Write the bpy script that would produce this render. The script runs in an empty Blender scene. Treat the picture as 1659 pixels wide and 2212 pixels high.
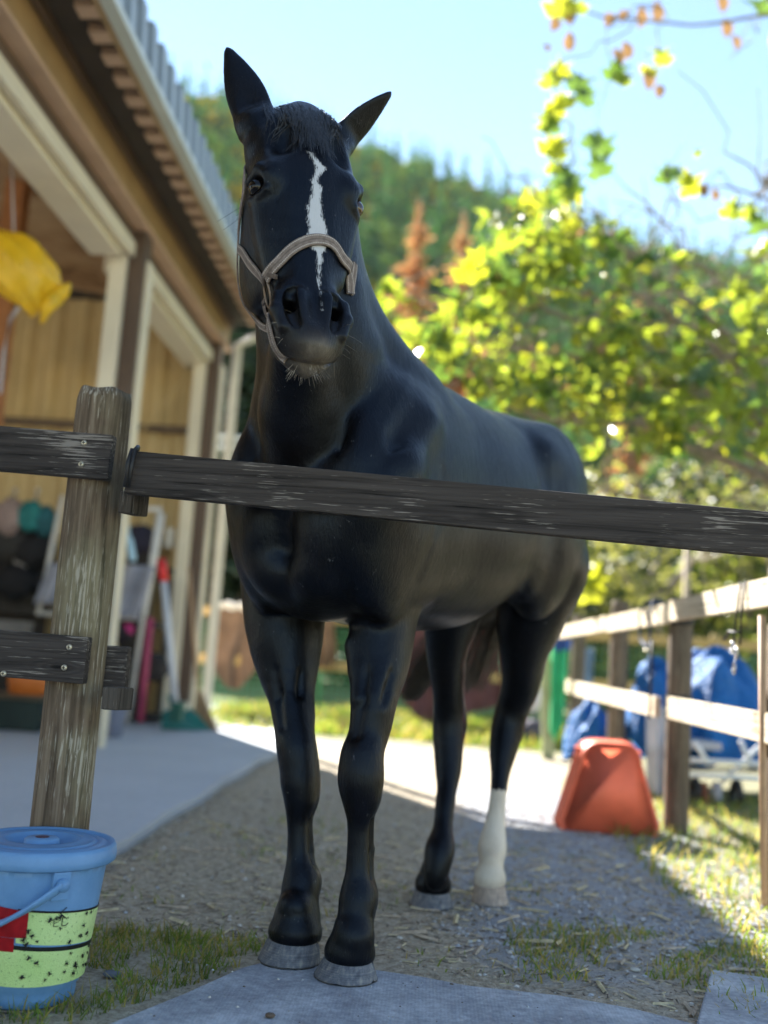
import bpy, bmesh, math, random
import numpy as np
from mathutils import Vector, Matrix, Euler

# ------------------------------------------------------------------ camera, sky, sun, exposure
F_PX, CAM_H = 2200.0, 0.72            # focal length for a 1659 x 2212 frame, eye height in metres
Yc = np.array([100.5, -314, F_PX]); Yc /= np.linalg.norm(Yc)
Zc = np.array([1049., 15763, F_PX]); Zc -= Zc @ Yc * Yc; Zc /= np.linalg.norm(Zc)
Xc = np.cross(Yc, Zc)
if Xc[0] < 0: Xc = -Xc
RC = np.array([Xc, Yc, Zc])
CAMP = np.array([0, 0, CAM_H])
scene = bpy.context.scene
COL = scene.collection
cam_data = bpy.data.cameras.new('camera')
cam = bpy.data.objects.new('camera', cam_data); COL.objects.link(cam)
r_, u_, f_ = RC @ np.array([1, 0, 0]), RC @ np.array([0, 1, 0]), RC @ np.array([0, 0, 1])
cam.matrix_world = Matrix(((r_[0], u_[0], -f_[0], 0), (r_[1], u_[1], -f_[1], 0), (r_[2], u_[2], -f_[2], CAM_H), (0, 0, 0, 1)))
cam_data.sensor_fit = 'VERTICAL'; cam_data.sensor_height = 36; cam_data.lens = F_PX / 2212 * 36
cam_data.clip_start = 0.05; cam_data.clip_end = 2000
cam_data.dof.use_dof = True; cam_data.dof.focus_distance = 2.15; cam_data.dof.aperture_fstop = 1.45
scene.camera = cam

SUN_FROM = Vector((-2.62, 4.9, 4.01)).normalized()
elev = math.asin(SUN_FROM.z); azim = math.atan2(SUN_FROM.x, SUN_FROM.y)   # clockwise from +Y
world = bpy.data.worlds.new('World'); scene.world = world; world.use_nodes = True
wn = world.node_tree.nodes; wl = world.node_tree.links
sky = wn.new('ShaderNodeTexSky'); sky.sky_type = 'NISHITA'; sky.sun_disc = False
sky.sun_elevation = elev; sky.sun_rotation = azim; sky.altitude = 200; sky.air_density = 1.35; sky.dust_density = 0.0; sky.ozone_density = 2.0
wl.new(sky.outputs['Color'], wn['Background'].inputs['Color']); wn['Background'].inputs['Strength'].default_value = 0.05
sd = bpy.data.lights.new('sun', 'SUN'); sd.energy = 4.2; sd.angle = math.radians(0.55); sd.color = (1.0, 0.96, 0.89)
sun = bpy.data.objects.new('sun', sd); COL.objects.link(sun)
sun.rotation_euler = (-SUN_FROM).to_track_quat('-Z', 'Y').to_euler()
vs = scene.view_settings; vs.view_transform = 'Standard'; vs.look = 'None'; vs.gamma = 1; vs.use_curve_mapping = False; vs.exposure = 2.55
scene.cycles.max_bounces = 6; scene.cycles.transparent_max_bounces = 6
scene.cycles.sample_clamp_indirect = 4.0

# ------------------------------------------------------------------ placing: pixel of the 1659 x 2212 view -> metres
def ray(x, y): return RC @ np.array([x - 829.5, 1106 - y, F_PX])
def P(x, y, Y): d = ray(x, y); return CAMP + d * (Y / d[1])
def G(x, y, z=0.0): d = ray(x, y); return CAMP + d * ((z - CAM_H) / d[2])
def XP(x, y, X): d = ray(x, y); return CAMP + d * (X / d[0])

# ------------------------------------------------------------------ helpers
rng = random.Random(7)
def tag(o, label=None, cat=None, group=None, kind=None):
    if label: o['label'] = label
    if cat: o['category'] = cat
    if group: o['group'] = group
    if kind: o['kind'] = kind
    return o
def empty(name, loc=(0, 0, 0), **k):
    o = bpy.data.objects.new(name, None); COL.objects.link(o); o.location = loc
    return tag(o, **k)
def link(name, mesh, mat=None, parent=None, smooth=False, **k):
    o = bpy.data.objects.new(name, mesh); COL.objects.link(o)
    if mat is not None and not mesh.materials:
        for m in (mat if isinstance(mat, (list, tuple)) else [mat]): mesh.materials.append(m)
    if smooth: mesh.shade_smooth()
    if parent is not None:
        o.parent = parent
        if k.pop('keep', True): o.matrix_parent_inverse = Matrix.Translation(-Vector(parent.location))
    return tag(o, **{a: b for a, b in k.items() if a in ('label', 'cat', 'group', 'kind')})
def mesh_from(V, Fc, name='m'):
    me = bpy.data.meshes.new(name); me.from_pydata([tuple(v) for v in V], [], [tuple(f) for f in Fc]); me.update(); return me
class MB:
    """collects simple shapes in world coordinates into one mesh"""
    def __init__(s): s.V = []; s.F = []
    def add(s, V, Fc):
        n = len(s.V); s.V += [tuple(map(float, v)) for v in V]; s.F += [tuple(i + n for i in f) for f in Fc]; return s
    def box(s, lo, hi, M=None):
        x0, y0, z0 = lo; x1, y1, z1 = hi
        V = [(x0,y0,z0),(x1,y0,z0),(x1,y1,z0),(x0,y1,z0),(x0,y0,z1),(x1,y0,z1),(x1,y1,z1),(x0,y1,z1)]
        if M is not None: V = [M @ Vector(v) for v in V]
        return s.add(V, [(0,3,2,1),(4,5,6,7),(0,1,5,4),(1,2,6,5),(2,3,7,6),(3,0,4,7)])
    def tube(s, pts, rad, n=10, cap=True, flat=1.0, up=(0, 0, 1)):
        pts = [Vector(p) for p in pts]; m = len(pts)
        rad = [rad] * m if not hasattr(rad, '__len__') else rad
        V = []; base = Vector(up)
        for i, p in enumerate(pts):
            t = (pts[min(i+1, m-1)] - pts[max(i-1, 0)]).normalized()
            if abs(t.dot(base)) > .98: base = Vector((1, 0, 0)) if abs(t.x) < .9 else Vector((0, 1, 0))
            a = t.cross(base).normalized(); b = a.cross(t).normalized()
            for k in range(n):
                w = 2 * math.pi * k / n
                V.append(p + a * math.cos(w) * rad[i] + b * math.sin(w) * rad[i] * flat)
        Fc = [(i*n+k, i*n+(k+1) % n, (i+1)*n+(k+1) % n, (i+1)*n+k) for i in range(m-1) for k in range(n)]
        if cap: Fc += [tuple(range(n))[::-1], tuple((m-1)*n+k for k in range(n))]
        return s.add(V, Fc)
    def lathe(s, prof, c=(0, 0, 0), n=48, M=None):
        V = []; c = Vector(c)
        for (r, z) in prof:
            for k in range(n):
                w = 2*math.pi*k/n; v = Vector((r*math.cos(w), r*math.sin(w), z))
                V.append((M @ v if M is not None else v) + c)
        m = len(prof)
        Fc = [(i*n+k, i*n+(k+1) % n, (i+1)*n+(k+1) % n, (i+1)*n+k) for i in range(m-1) for k in range(n)]
        return s.add(V, Fc)
    def mesh(s, name='m'): return mesh_from(s.V, s.F, name)
    def build(s, name, mat, parent=None, smooth=False, bevel=0.0, seg=2, **k):
        me = s.mesh(name)
        if bevel:
            bm = bmesh.new(); bm.from_mesh(me)
            bmesh.ops.bevel(bm, geom=[e for e in bm.edges if len(e.link_faces) == 2 and e.calc_face_angle(0) > .6], offset=bevel, segments=seg, affect='EDGES', profile=.6)
            bm.to_mesh(me); bm.free()
        return link(name, me, mat, parent, smooth, **k)
def frame_beam(a, b, w, h, up=(0, 0, 1)):
    """matrix for a box running from a to b along local X"""
    a = Vector(a); b = Vector(b); t = (b - a).normalized(); up = Vector(up)
    s = up.cross(t).normalized(); u = t.cross(s)
    return Matrix(((t.x, s.x, u.x, a.x), (t.y, s.y, u.y, a.y), (t.z, s.z, u.z, a.z), (0, 0, 0, 1))), (b - a).length

# ------------------------------------------------------------------ materials
class NT:
    def __init__(s, name, rough=.6, spec=.4):
        s.m = bpy.data.materials.new(name); s.m.use_nodes = True; s.t = s.m.node_tree
        s.b = s.t.nodes['Principled BSDF']; s.b.inputs['Roughness'].default_value = rough; s.b.inputs['Specular IOR Level'].default_value = spec
    def n(s, typ, **k):
        o = s.t.nodes.new(typ)
        for a, v in k.items():
            if a.startswith('i_'): o.inputs[a[2:].replace('_', ' ')].default_value = v
            else: setattr(o, a, v)
        return o
    def L(s, a, b): s.t.links.new(a, b)
    def coords(s, kind='Object', scale=(1, 1, 1), rot=(0, 0, 0)):
        tc = s.n('ShaderNodeTexCoord'); mp = s.n('ShaderNodeMapping'); mp.inputs['Scale'].default_value = scale; mp.inputs['Rotation'].default_value = rot
        s.L(tc.outputs[kind], mp.inputs['Vector']); return mp.outputs['Vector']
    def noise(s, vec, scale, detail=4, rough=.55, dist=0.0):
        o = s.n('ShaderNodeTexNoise'); o.inputs['Scale'].default_value = scale; o.inputs['Detail'].default_value = detail
        o.inputs['Roughness'].default_value = rough; o.inputs['Distortion'].default_value = dist; s.L(vec, o.inputs['Vector']); return o.outputs['Fac']
    def ramp(s, fac, stops):
        o = s.n('ShaderNodeValToRGB'); e = o.color_ramp.elements
        while len(e) < len(stops): e.new(.5)
        for el, (p, c) in zip(e, stops): el.position = p; el.color = (*c, 1) if len(c) == 3 else c
        s.L(fac, o.inputs['Fac']); return o.outputs['Color']
    def mix(s, fac, a, b, mode='MIX'):
        o = s.n('ShaderNodeMix', data_type='RGBA', blend_type=mode)
        for sock, v in ((o.inputs[0], fac), (o.inputs[6], a), (o.inputs[7], b)):
            if hasattr(v, 'is_output'): s.L(v, sock)
            elif isinstance(v, (int, float)): sock.default_value = v
            else: sock.default_value = (*v, 1) if len(v) == 3 else v
        return o.outputs[2]
    def math(s, op, a, b=None, clamp=False):
        o = s.n('ShaderNodeMath', operation=op, use_clamp=clamp)
        for sock, v in zip(o.inputs, (a, b)):
            if v is None: continue
            if hasattr(v, 'is_output'): s.L(v, sock)
            else: sock.default_value = v
        return o.outputs[0]
    def bump(s, h, strength=.4, dist=.01):
        o = s.n('ShaderNodeBump'); o.inputs['Strength'].default_value = strength; o.inputs['Distance'].default_value = dist
        s.L(h, o.inputs['Height']); s.L(o.outputs['Normal'], s.b.inputs['Normal']); return o
    def color(s, c):
        if hasattr(c, 'is_output'): s.L(c, s.b.inputs['Base Color'])
        else: s.b.inputs['Base Color'].default_value = (*c, 1)
        return s
def plain(name, c, rough=.6, var=.15, scale=8, bump=.15, metal=0.0, spec=.4, kind='Object', bscale=60):
    t = NT(name, rough, spec); v = t.coords(kind); f = t.noise(v, scale, 5)
    lo = tuple(x*(1-var) for x in c); hi = tuple(min(1, x*(1+var)) for x in c)
    t.color(t.ramp(f, [(.3, lo), (.7, hi)])); t.b.inputs['Metallic'].default_value = metal
    if bump: t.bump(t.noise(v, bscale, 4), bump, .004)
    return t.m
# ------------------------------------------------------------------ ground, paving, mats
def fbm(x, y, s=1.0, o=4, seed=0):
    r = 0; a = 1.0; t = 0
    for i in range(o):
        k = s*2**i; q = seed*1.7+i*3.1
        r = r+a*np.sin(x*k*1.3+q+2*np.sin(y*k*.9+q*2))*np.cos(y*k*1.1-q+1.7*np.sin(x*k*.7+q)); t += a; a *= .5
    return r/t
def ground_z(x, y):
    x = np.asarray(x, float); y = np.asarray(y, float)
    far = np.clip((y-40)/170, 0, 1)
    prof = np.interp(x/np.maximum(y, 1), [-.5, -.22, -.05, .03, .1, .2, .33, .6], [.60, .535, .475, .455, .43, .395, .375, .34])
    hill = prof*215*(far**1.15)*(1+.05*fbm(x, y, .035, 3))
    near = .006*fbm(x, y, 9, 3)+.004*fbm(x, y, 31, 2, 3)
    near = np.where((y < 12) & (y > 1) & (np.abs(x) < 4), near, near*3)
    near = np.where(x < -.99, -.03, near)
    return near+hill
def ground_mesh():
    ys = np.concatenate([np.linspace(-60, 1.6, 14), np.linspace(1.65, 5.5, 150), np.linspace(5.55, 12, 60), np.geomspace(12.3, 330, 70)])
    V = []; nx = 150
    for y in ys:
        w = (max(3.2, y*.62)*1.25 if y < 14 else y*1.0) if y > 1.6 else 4.0+(1.6-y)*1.0
        V.append(np.column_stack([np.linspace(-w, w, nx), np.full(nx, y)]))
    V = np.concatenate(V); z = ground_z(V[:, 0], V[:, 1])
    m = len(ys); F = [(i*nx+k, i*nx+k+1, (i+1)*nx+k+1, (i+1)*nx+k) for i in range(m-1) for k in range(nx-1)]
    return mesh_from(np.column_stack([V, z]), F, 'ground')
t = NT('dirt', .95, .15); v = t.coords('Object')
n1 = t.noise(v, 2.2, 5, .6); n2 = t.noise(v, 45, 4, .7); n3 = t.noise(v, 160, 3, .7); n4 = t.noise(v, 1.1, 3, .5)
dirt = t.ramp(n2, [(.25, (.19, .15, .105)), (.5, (.47, .40, .30)), (.75, (.70, .62, .50))])
grav = t.ramp(n3, [(.3, (.18, .19, .215)), (.5, (.36, .375, .41)), (.7, (.56, .575, .61))])
grass = t.ramp(n2, [(.3, (.05, .075, .018)), (.7, (.17, .20, .06))])
sep = t.n('ShaderNodeSeparateXYZ'); t.L(v, sep.inputs[0])
gx = t.math('SUBTRACT', 1, t.math('MULTIPLY', t.math('ABSOLUTE', t.math('SUBTRACT', sep.outputs[0], .75)), 1.25))
gy = t.math('SUBTRACT', 1, t.math('MULTIPLY', t.math('ABSOLUTE', t.math('SUBTRACT', sep.outputs[1], 4.3)), .45))
gm = t.math('MULTIPLY', t.math('ADD', t.math('MULTIPLY', t.math('MINIMUM', gx, gy), 1.6), t.math('SUBTRACT', n1, .75)), 3, True)
c = t.mix(gm, dirt, grav)
far_g = t.math('MULTIPLY', t.math('ADD', t.math('SUBTRACT', sep.outputs[1], 9.3), t.math('MULTIPLY', n1, 2)), 1.5, True)
side_g = t.math('MULTIPLY', t.math('ADD', t.math('SUBTRACT', sep.outputs[0], 1.55), t.math('MULTIPLY', n1, 1.0)), 3, True)
c = t.mix(t.math('MULTIPLY', t.math('MAXIMUM', far_g, t.math('MULTIPLY', side_g, .6)), .9), c, grass)
hillc = t.math('MULTIPLY', t.math('SUBTRACT', sep.outputs[1], 20), .1, True)
c = t.mix(hillc, c, (.035, .06, .025))
t.color(c); t.bump(t.math('ADD', n2, n3), .9, .012)
M_dirt = t.m
link('ground', ground_mesh(), M_dirt, smooth=True, kind='structure')

t = NT('concrete', .85, .25); v = t.coords('Object'); a = t.noise(v, 1.3, 5, .6); b = t.noise(v, 40, 5, .7)
c = t.mix(.35, t.ramp(a, [(.3, (.44, .455, .48)), (.7, (.54, .555, .575))]), t.ramp(b, [(.3, (.36, .375, .39)), (.7, (.60, .61, .62))]))
t.color(c); t.bump(b, .25, .004); M_conc = t.m
mb = MB(); x1 = -1.03
edge = [(-1.05+.012*math.sin(i*1.7), y) for i, y in enumerate(np.linspace(-2, 6.7, 30))]+[(-1.0, 6.9), (-.97, 7.8), (-1.05, 8.9)]
V = [(x, y, .012) for x, y in edge]+[(-12, y, .012) for x, y in edge]+[(x+.004, y, -.06) for x, y in edge]; m = len(edge)
mb.add(V, [(i, i+1, i+1+m, i+m) for i in range(m-1)]+[(i, i+2*m, i+1+2*m, i+1) for i in range(m-1)]+[(m-1, 3*m-1, 2*m-1)])
mb.add([(-12, 8.9, .012), (-1.05, 8.9, .012), (-2.4, 12, .0), (-12, 12, .0)], [(0, 1, 2, 3)])
mb.build('concrete_apron', M_conc, kind='structure')

t = NT('rubber_mat', .7, .35); v = t.coords('Object'); a = t.noise(v, 5, 5, .65); b = t.noise(v, 70, 4, .7)
c = t.ramp(t.math('ADD', t.math('MULTIPLY', a, .6), t.math('MULTIPLY', b, .4)), [(.36, (.20, .21, .24)), (.5, (.34, .36, .40)), (.62, (.52, .55, .59))])
w = t.n('ShaderNodeTexWave'); w.inputs['Scale'].default_value = 42; t.L(v, w.inputs['Vector']); w.bands_direction = 'X'
w2 = t.n('ShaderNodeTexWave'); w2.inputs['Scale'].default_value = 42; t.L(v, w2.inputs['Vector']); w2.bands_direction = 'Y'
grid = t.math('MULTIPLY', w.outputs['Fac'], w2.outputs['Fac'])
c = t.mix(t.math('MULTIPLY', grid, .09), c, (.15, .155, .165)); t.color(c)
t.bump(t.math('ADD', t.math('MULTIPLY', grid, .3), t.math('MULTIPLY', b, .9)), .5, .003); M_mat = t.m
def slab(name, pts, z, th, label):
    bm = bmesh.new(); vs_ = [bm.verts.new((p[0], p[1], z)) for p in pts]; f = bm.faces.new(vs_)
    if f.normal.z < 0: f.normal_flip()
    r = bmesh.ops.extrude_face_region(bm, geom=[f]); 
    for g in r['geom']:
        if isinstance(g, bmesh.types.BMVert): g.co.z -= th
    bmesh.ops.recalc_face_normals(bm, faces=bm.faces)
    bmesh.ops.bevel(bm, geom=[e for e in bm.edges if abs(e.verts[0].co.z-z) < 1e-5 and abs(e.verts[1].co.z-z) < 1e-5], offset=.004, segments=2, affect='EDGES')
    me = bpy.data.meshes.new(name); bm.to_mesh(me); bm.free()
    return link(name, me, M_mat, label=label, cat='mat')
def gp(x, y, z=.02): return G(x, y, z)
outl = [gp(*q) for q in [(180, 2235), (395, 2148), (520, 2092), (565, 2080), (640, 2077), (720, 2084), (812, 2096), (924, 2113), (1010, 2130), (1207, 2151), (1370, 2180), (1500, 2213)]]
e0, e1 = outl[-1], outl[0]
slab('stable_mat', outl+[np.array([.72, 1.55, 0]), np.array([-.2, 1.35, 0]), np.array([-.9, 1.7, 0])], .022, .03, 'large grey worn mat under the front hooves of the horse')
o2 = [gp(1537, 2093, .018), gp(1505, 2206, .018), np.array([.53, 1.9, 0]), np.array([1.3, 1.9, 0]), gp(1760, 2130, .018), gp(1659, 2112, .018)]
slab('stable_mat', o2, .018, .03, 'small grey ribbed mat at the lower right corner')

# ------------------------------------------------------------------ loose stuff on the ground
nr_ = np.random.default_rng(3)
def scatter(name, n, region, shape, size, mats, kind='stuff', mask=None, lift=0.0, zf=None, **k):
    """n small copies of shape(V, F) laid on the ground, joined into one mesh"""
    V0, F0 = shape; V0 = np.array(V0, float); x0, x1, y0, y1 = region
    ys = y0+(y1-y0)*nr_.random(n*3)**1.35; xs = x0+(x1-x0)*nr_.random(n*3)
    ok = (np.abs(xs+.35*ys*0) < ys*.50+.1)
    if mask is not None: ok &= mask(xs, ys)
    xs, ys = xs[ok][:n], ys[ok][:n]; n = len(xs)
    z = (ground_z(xs, ys) if zf is None else np.full(n, zf))+lift; a = nr_.random(n)*6.283; s = size[0]+(size[1]-size[0])*nr_.random(n)**2
    ca, sa = np.cos(a), np.sin(a); tl = (nr_.random(n)-.5)*.7
    P0 = V0[None]*s[:, None, None]; P0 = P0*(1+.5*(nr_.random((n, 1, 3))-.5))
    X = P0[..., 0]*ca[:, None]-P0[..., 1]*sa[:, None]; Y = P0[..., 0]*sa[:, None]+P0[..., 1]*ca[:, None]; Z = P0[..., 2]+P0[..., 0]*tl[:, None]*.4
    VV = np.stack([X+xs[:, None], Y+ys[:, None], Z+z[:, None]], 2).reshape(-1, 3)
    FF = (np.array(F0)[None]+(np.arange(n)*len(V0))[:, None, None]).reshape(-1, len(F0[0]))
    me = mesh_from(VV, FF.tolist(), name)
    if len(mats) > 1: me.materials.clear()
    o = link(name, me, None, kind=kind, **k)
    for m_ in mats: me.materials.append(m_)
    if len(mats) > 1:
        mi = np.repeat(nr_.integers(0, len(mats), n), len(F0)); me.polygons.foreach_set('material_index', mi.astype(np.int32))
    return o
stone = ([(1, 0, 0), (.3, .9, 0), (-.8, .5, 0), (-.7, -.6, 0), (.4, -.8, 0), (.5, .1, .55), (-.3, .25, .6), (-.1, -.4, .5)],
         [(0, 1, 5), (1, 2, 6), (2, 3, 6), (3, 4, 7), (4, 0, 5), (5, 1, 6), (6, 3, 7), (7, 4, 5), (5, 6, 7)])
chip = ([(-1, -.12, 0), (1, -.16, .02), (1, .1, .05), (-1, .13, .03), (-.9, 0, .12), (.9, 0, .13)], [(0, 1, 5, 4), (2, 3, 4, 5), (0, 4, 3, 3), (1, 2, 5, 5)])
chip = (chip[0], [(0, 1, 5), (0, 5, 4), (2, 3, 4), (2, 4, 5)])
S1 = plain('stone_grey', (.42, .43, .45), .85, .4, 90, 0); S2 = plain('stone_warm', (.36, .30, .22), .85, .4, 90, 0); S3 = plain('stone_pale', (.58, .55, .50), .8, .3, 90, 0)
C1 = plain('chip_brown', (.42, .34, .25), .9, .4, 50, 0); C2 = plain('straw', (.55, .46, .28), .8, .3, 50, 0); C3 = plain('chip_dark', (.15, .12, .09), .9, .4, 50, 0)
def off_mat(x, y): return ~((x < -1.03) | ((y < 2.62+.0*x) & (x > -.75) & (x < .6) & (y < 2.50-.25*x+.0)))
scatter('gravel', 5200, (-1.03, 1.9, 1.9, 6), stone, (.003, .009), [S1, S2, S2, S3, C1, C3], mask=off_mat, label='fine grey gravel and grit strewn over the dirt yard')
scatter('gravel', 5000, (.05, 1.6, 2.7, 5.6), stone, (.003, .010), [S1, S1, S2, C3], mask=off_mat, label='coarser blue grey gravel drift before the red tub')
scatter('wood_chips', 19000, (-1.03, 1.5, 1.95, 5.2), chip, (.005, .02), [C1, C2, C3, C1, C3, S2], mask=off_mat, label='brown wood chips and straw bits trodden into dirt')
scatter('straw', 330, (-1.0, 1.3, 2.0, 4.2), chip, (.02, .055), [C2, C1], mask=off_mat, lift=.004, label='long dry straw stalks lying about the yard')
scatter('crumbs', 90, (-.65, .5, 1.95, 2.35), stone, (.0015, .005), [C3, S1, S3], mask=lambda x, y: ~off_mat(x, y) & (x > -.5+(2.35-y)*.0), zf=.022, label='small dark crumbs and chips on the grey mat')

def blades(n, pos, hgt, wid, lean=1.7):
    x, y, z0 = pos; n = len(x); a = nr_.random(n)*6.283; h = hgt[0]+(hgt[1]-hgt[0])*nr_.random(n)**2; w = wid*(.6+.8*nr_.random(n)); la = nr_.random(n)*6.283; l = lean*h*nr_.random(n)
    dx, dy = np.cos(a)*w/2, np.sin(a)*w/2; lx, ly = np.cos(la)*l, np.sin(la)*l
    V = np.stack([np.stack([x-dx, y-dy, z0-.003], 1), np.stack([x+dx, y+dy, z0-.003], 1), np.stack([x+dx*.8+lx*.35, y+dy*.8+ly*.35, z0+h*.55], 1), np.stack([x-dx*.8+lx*.35, y-dy*.8+ly*.35, z0+h*.55], 1), np.stack([x+lx, y+ly, z0+h], 1)], 1).reshape(-1, 3)
    o = np.arange(n)*5; F = [(i, i+1, i+2, i+3) for i in o]+[(i+3, i+2, i+4) for i in o]
    return V, F
def leafmat(name, c, tr, rough=.55, var=.35, scale=20, tw=.5, spec=.3):
    t = NT(name, rough, spec); v = t.coords('Object'); f = t.noise(v, scale, 3)
    lo = tuple(x*(1-var) for x in c); hi = tuple(min(1, x*(1+var)) for x in c); col = t.ramp(f, [(.3, lo), (.7, hi)]); t.color(col)
    trn = t.n('ShaderNodeBsdfTranslucent'); tc2 = t.mix(1.0, col, tr, 'MULTIPLY'); t.L(tc2, trn.inputs['Color'])
    mx = t.n('ShaderNodeMixShader'); mx.inputs[0].default_value = tw; t.L(t.b.outputs[0], mx.inputs[1]); t.L(trn.outputs[0], mx.inputs[2])
    t.L(mx.outputs[0], t.t.nodes['Material Output'].inputs['Surface']); return t.m
GR = leafmat('grass_blade', (.13, .19, .045), (2.2, 2.0, 1.0), .6, .45, 12); GRY = leafmat('grass_dry', (.32, .28, .10), (1.8, 1.6, .9), .7, .3, 12)
def grass(name, n, region, hgt, wid, mask, label, mats=(GR, GRY), dry=.3, clump=0):
    x0, x1, y0, y1 = region; x = x0+(x1-x0)*nr_.random(n*4); y = y0+(y1-y0)*nr_.random(n*4)
    if clump: x = np.round(x/clump)*clump+nr_.normal(0, clump*.2, len(x)); y = np.round(y/clump)*clump+nr_.normal(0, clump*.2, len(y))
    ok = mask(x, y); x, y = x[ok][:n], y[ok][:n]
    V, F = blades(n, (x, y, ground_z(x, y)), hgt, wid); me = mesh_from(V, F, name)
    o = link(name, me, None, kind='stuff', label=label)
    for m_ in mats: me.materials.append(m_)
    d = (nr_.random(len(x)) < dry).astype(np.int32); me.polygons.foreach_set('material_index', np.concatenate([d, d])); return o
nz = lambda x, y, s=6, q=0: fbm(x, y, s, 3, q)
bkt = lambda x, y: (x+.74)**2+(y-2.2)**2 > .125**2
grass('grass', 4200, (-1.03, -.28, 1.95, 2.62), (.006, .046), .0032, lambda x, y: bkt(x, y) & (nz(x, y, 7) > -.05) & (y > 2.46+(x+.35)*-.0-.0 - 0.0+(-.35-x)*-.0) | (bkt(x, y) & (x < -.36-(2.45-y)*.55) & (nz(x, y, 9, 2) > -.35)), 'short green grass growing around the foot of the blue bucket', dry=.4)
grass('grass', 800, (-.9, 1.2, 2.4, 5.0), (.012, .035), .004, lambda x, y: off_mat(x, y) & (nz(x, y, 4, 5) > .25), 'sparse grass tufts scattered over the trodden yard', dry=.35)
grass('grass', 1700, (.25, 1.1, 2.3, 3.0), (.012, .04), .004, lambda x, y: off_mat(x, y) & (nz(x, y, 5, 8) > .05), 'grass growing between the two grey mats', dry=.45)
grass('grass', 9000, (.82, 2.6, 2.6, 6.5), (.02, .075), .006, lambda x, y: (nz(x, y, 3, 9) > -.35-.4*(x > 1.15)) & (x > .85+.05*nz(x, y, 8)), 'sunlit yellow green grass along the right hand fence', dry=.45)
grass('grass', 14000, (-4, 3.5, 8.9, 12.5), (.05, .16), .02, lambda x, y: (x > -2.3) & (nz(x, y, 2, 4) > -.45), 'bright band of grass in the sun before the far fence', dry=.35)
# thin haze added to brighten the hill: one closed box round everything
def haze_box():
    t = bpy.data.materials.new('valley_haze'); t.use_nodes = True; nt = t.node_tree; nt.nodes.remove(nt.nodes['Principled BSDF'])
    pv = nt.nodes.new('ShaderNodeVolumePrincipled'); pv.inputs['Color'].default_value = (.86, .93, 1.0, 1); pv.inputs['Density'].default_value = .00013; pv.inputs['Anisotropy'].default_value = .0
    nt.links.new(pv.outputs[0], nt.nodes['Material Output'].inputs['Volume'])
    MB().box((-420, -75, -6), (420, 345, 175)).build('haze', t, kind='stuff')
haze_box()
# ------------------------------------------------------------------ wooded hill and trees
def blob(n=2, seed=0, sq=(1, 1, 1), rough=.28):
    bm = bmesh.new(); bmesh.ops.create_icosphere(bm, subdivisions=n, radius=1); r = random.Random(seed)
    for v in bm.verts:
        k = 1+rough*(r.random()-.5)*2; v.co = Vector((v.co.x*k*sq[0], v.co.y*k*sq[1], v.co.z*k*sq[2]))
    V = np.array([v.co[:] for v in bm.verts]); F = np.array([[v.index for v in f.verts] for f in bm.faces]); bm.free(); return V, F
def replicate(protos, pos, scl, rot, pick):
    VV = []; FF = []; MI = []; off = 0
    for k, (V0, F0) in enumerate(protos):
        ii = np.where(pick == k)[0]
        if not len(ii): continue
        c, s = np.cos(rot[ii])[:, None], np.sin(rot[ii])[:, None]; p = V0[None]*scl[ii][:, None, :]
        X = p[..., 0]*c-p[..., 1]*s+pos[ii, 0:1]; Y = p[..., 0]*s+p[..., 1]*c+pos[ii, 1:2]; Z = p[..., 2]+pos[ii, 2:3]
        VV.append(np.stack([X, Y, Z], 2).reshape(-1, 3)); FF.append((F0[None]+(off+np.arange(len(ii))*len(V0))[:, None, None]).reshape(-1, F0.shape[1])); MI.append(np.repeat(ii, len(F0))); off += len(ii)*len(V0)
    return np.concatenate(VV), np.concatenate(FF), np.concatenate(MI)
def raw_mesh(name, V, F):
    me = bpy.data.meshes.new(name); me.vertices.add(len(V)); me.vertices.foreach_set('co', V.astype(np.float32).ravel()); k = F.shape[1]
    me.loops.add(F.size); me.loops.foreach_set('vertex_index', F.astype(np.int32).ravel()); me.polygons.add(len(F)); me.polygons.foreach_set('loop_start', np.arange(0, F.size, k, dtype=np.int32)); me.update(calc_edges=True); return me
def clumpy(seed, cone=False, m=16):
    """a crown made of many leaf-clump faces over an uneven body"""
    r = np.random.default_rng(seed); Vs = []; Fs = []; off = 0
    for i in range(m):
        if cone:
            z = r.random(); rad = (1-z)*.38*(.5+.5*r.random()); a = r.random()*6.28; c = np.array([rad*math.cos(a), rad*math.sin(a), z*2.0-.3]); s = .17*(1.15-z*.8)
        else:
            d = r.normal(size=3); d /= np.linalg.norm(d); c = d*.62*r.random()**.4*np.array([1, 1, .9]); s = .30+.2*r.random()
        V, F = blob(1, seed*50+i, (s, s, s*.8 if not cone else s*.55), .4); Vs.append(V+c); Fs.append(F+off); off += len(V)
    return np.concatenate(Vs), np.concatenate(Fs)
def tint(name, c, var=.35, sc=.8): 
    return leafmat(name, c, (1.9, 1.9, 1.1), .7, var, sc, .6, .15)
HC_ = [tint('crown_green', (.25, .34, .13)), tint('crown_bluegreen', (.16, .27, .15)), tint('crown_yellow', (.48, .40, .06)), tint('crown_orange', (.34, .20, .06)), tint('crown_light', (.36, .44, .13))]
r = np.random.default_rng(11); n = 5200
y = 48+r.random(n)**.8*190; x = (r.random(n)*1.45-.62)*y
pick = (r.random(n) < .42).astype(int)*3+r.integers(0, 3, n); s = (2.4+2.2*r.random(n))*np.where(y < 90, .8, 1.0)
zz = ground_z(x, y); con = pick >= 3
scl = np.stack([s*np.where(con, .95, 1), s*np.where(con, .95, 1), s*np.where(con, 1.5, 1.05)], 1)
protos = [clumpy(i) for i in range(3)]+[clumpy(20+i, True, 20) for i in range(3)]
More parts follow.
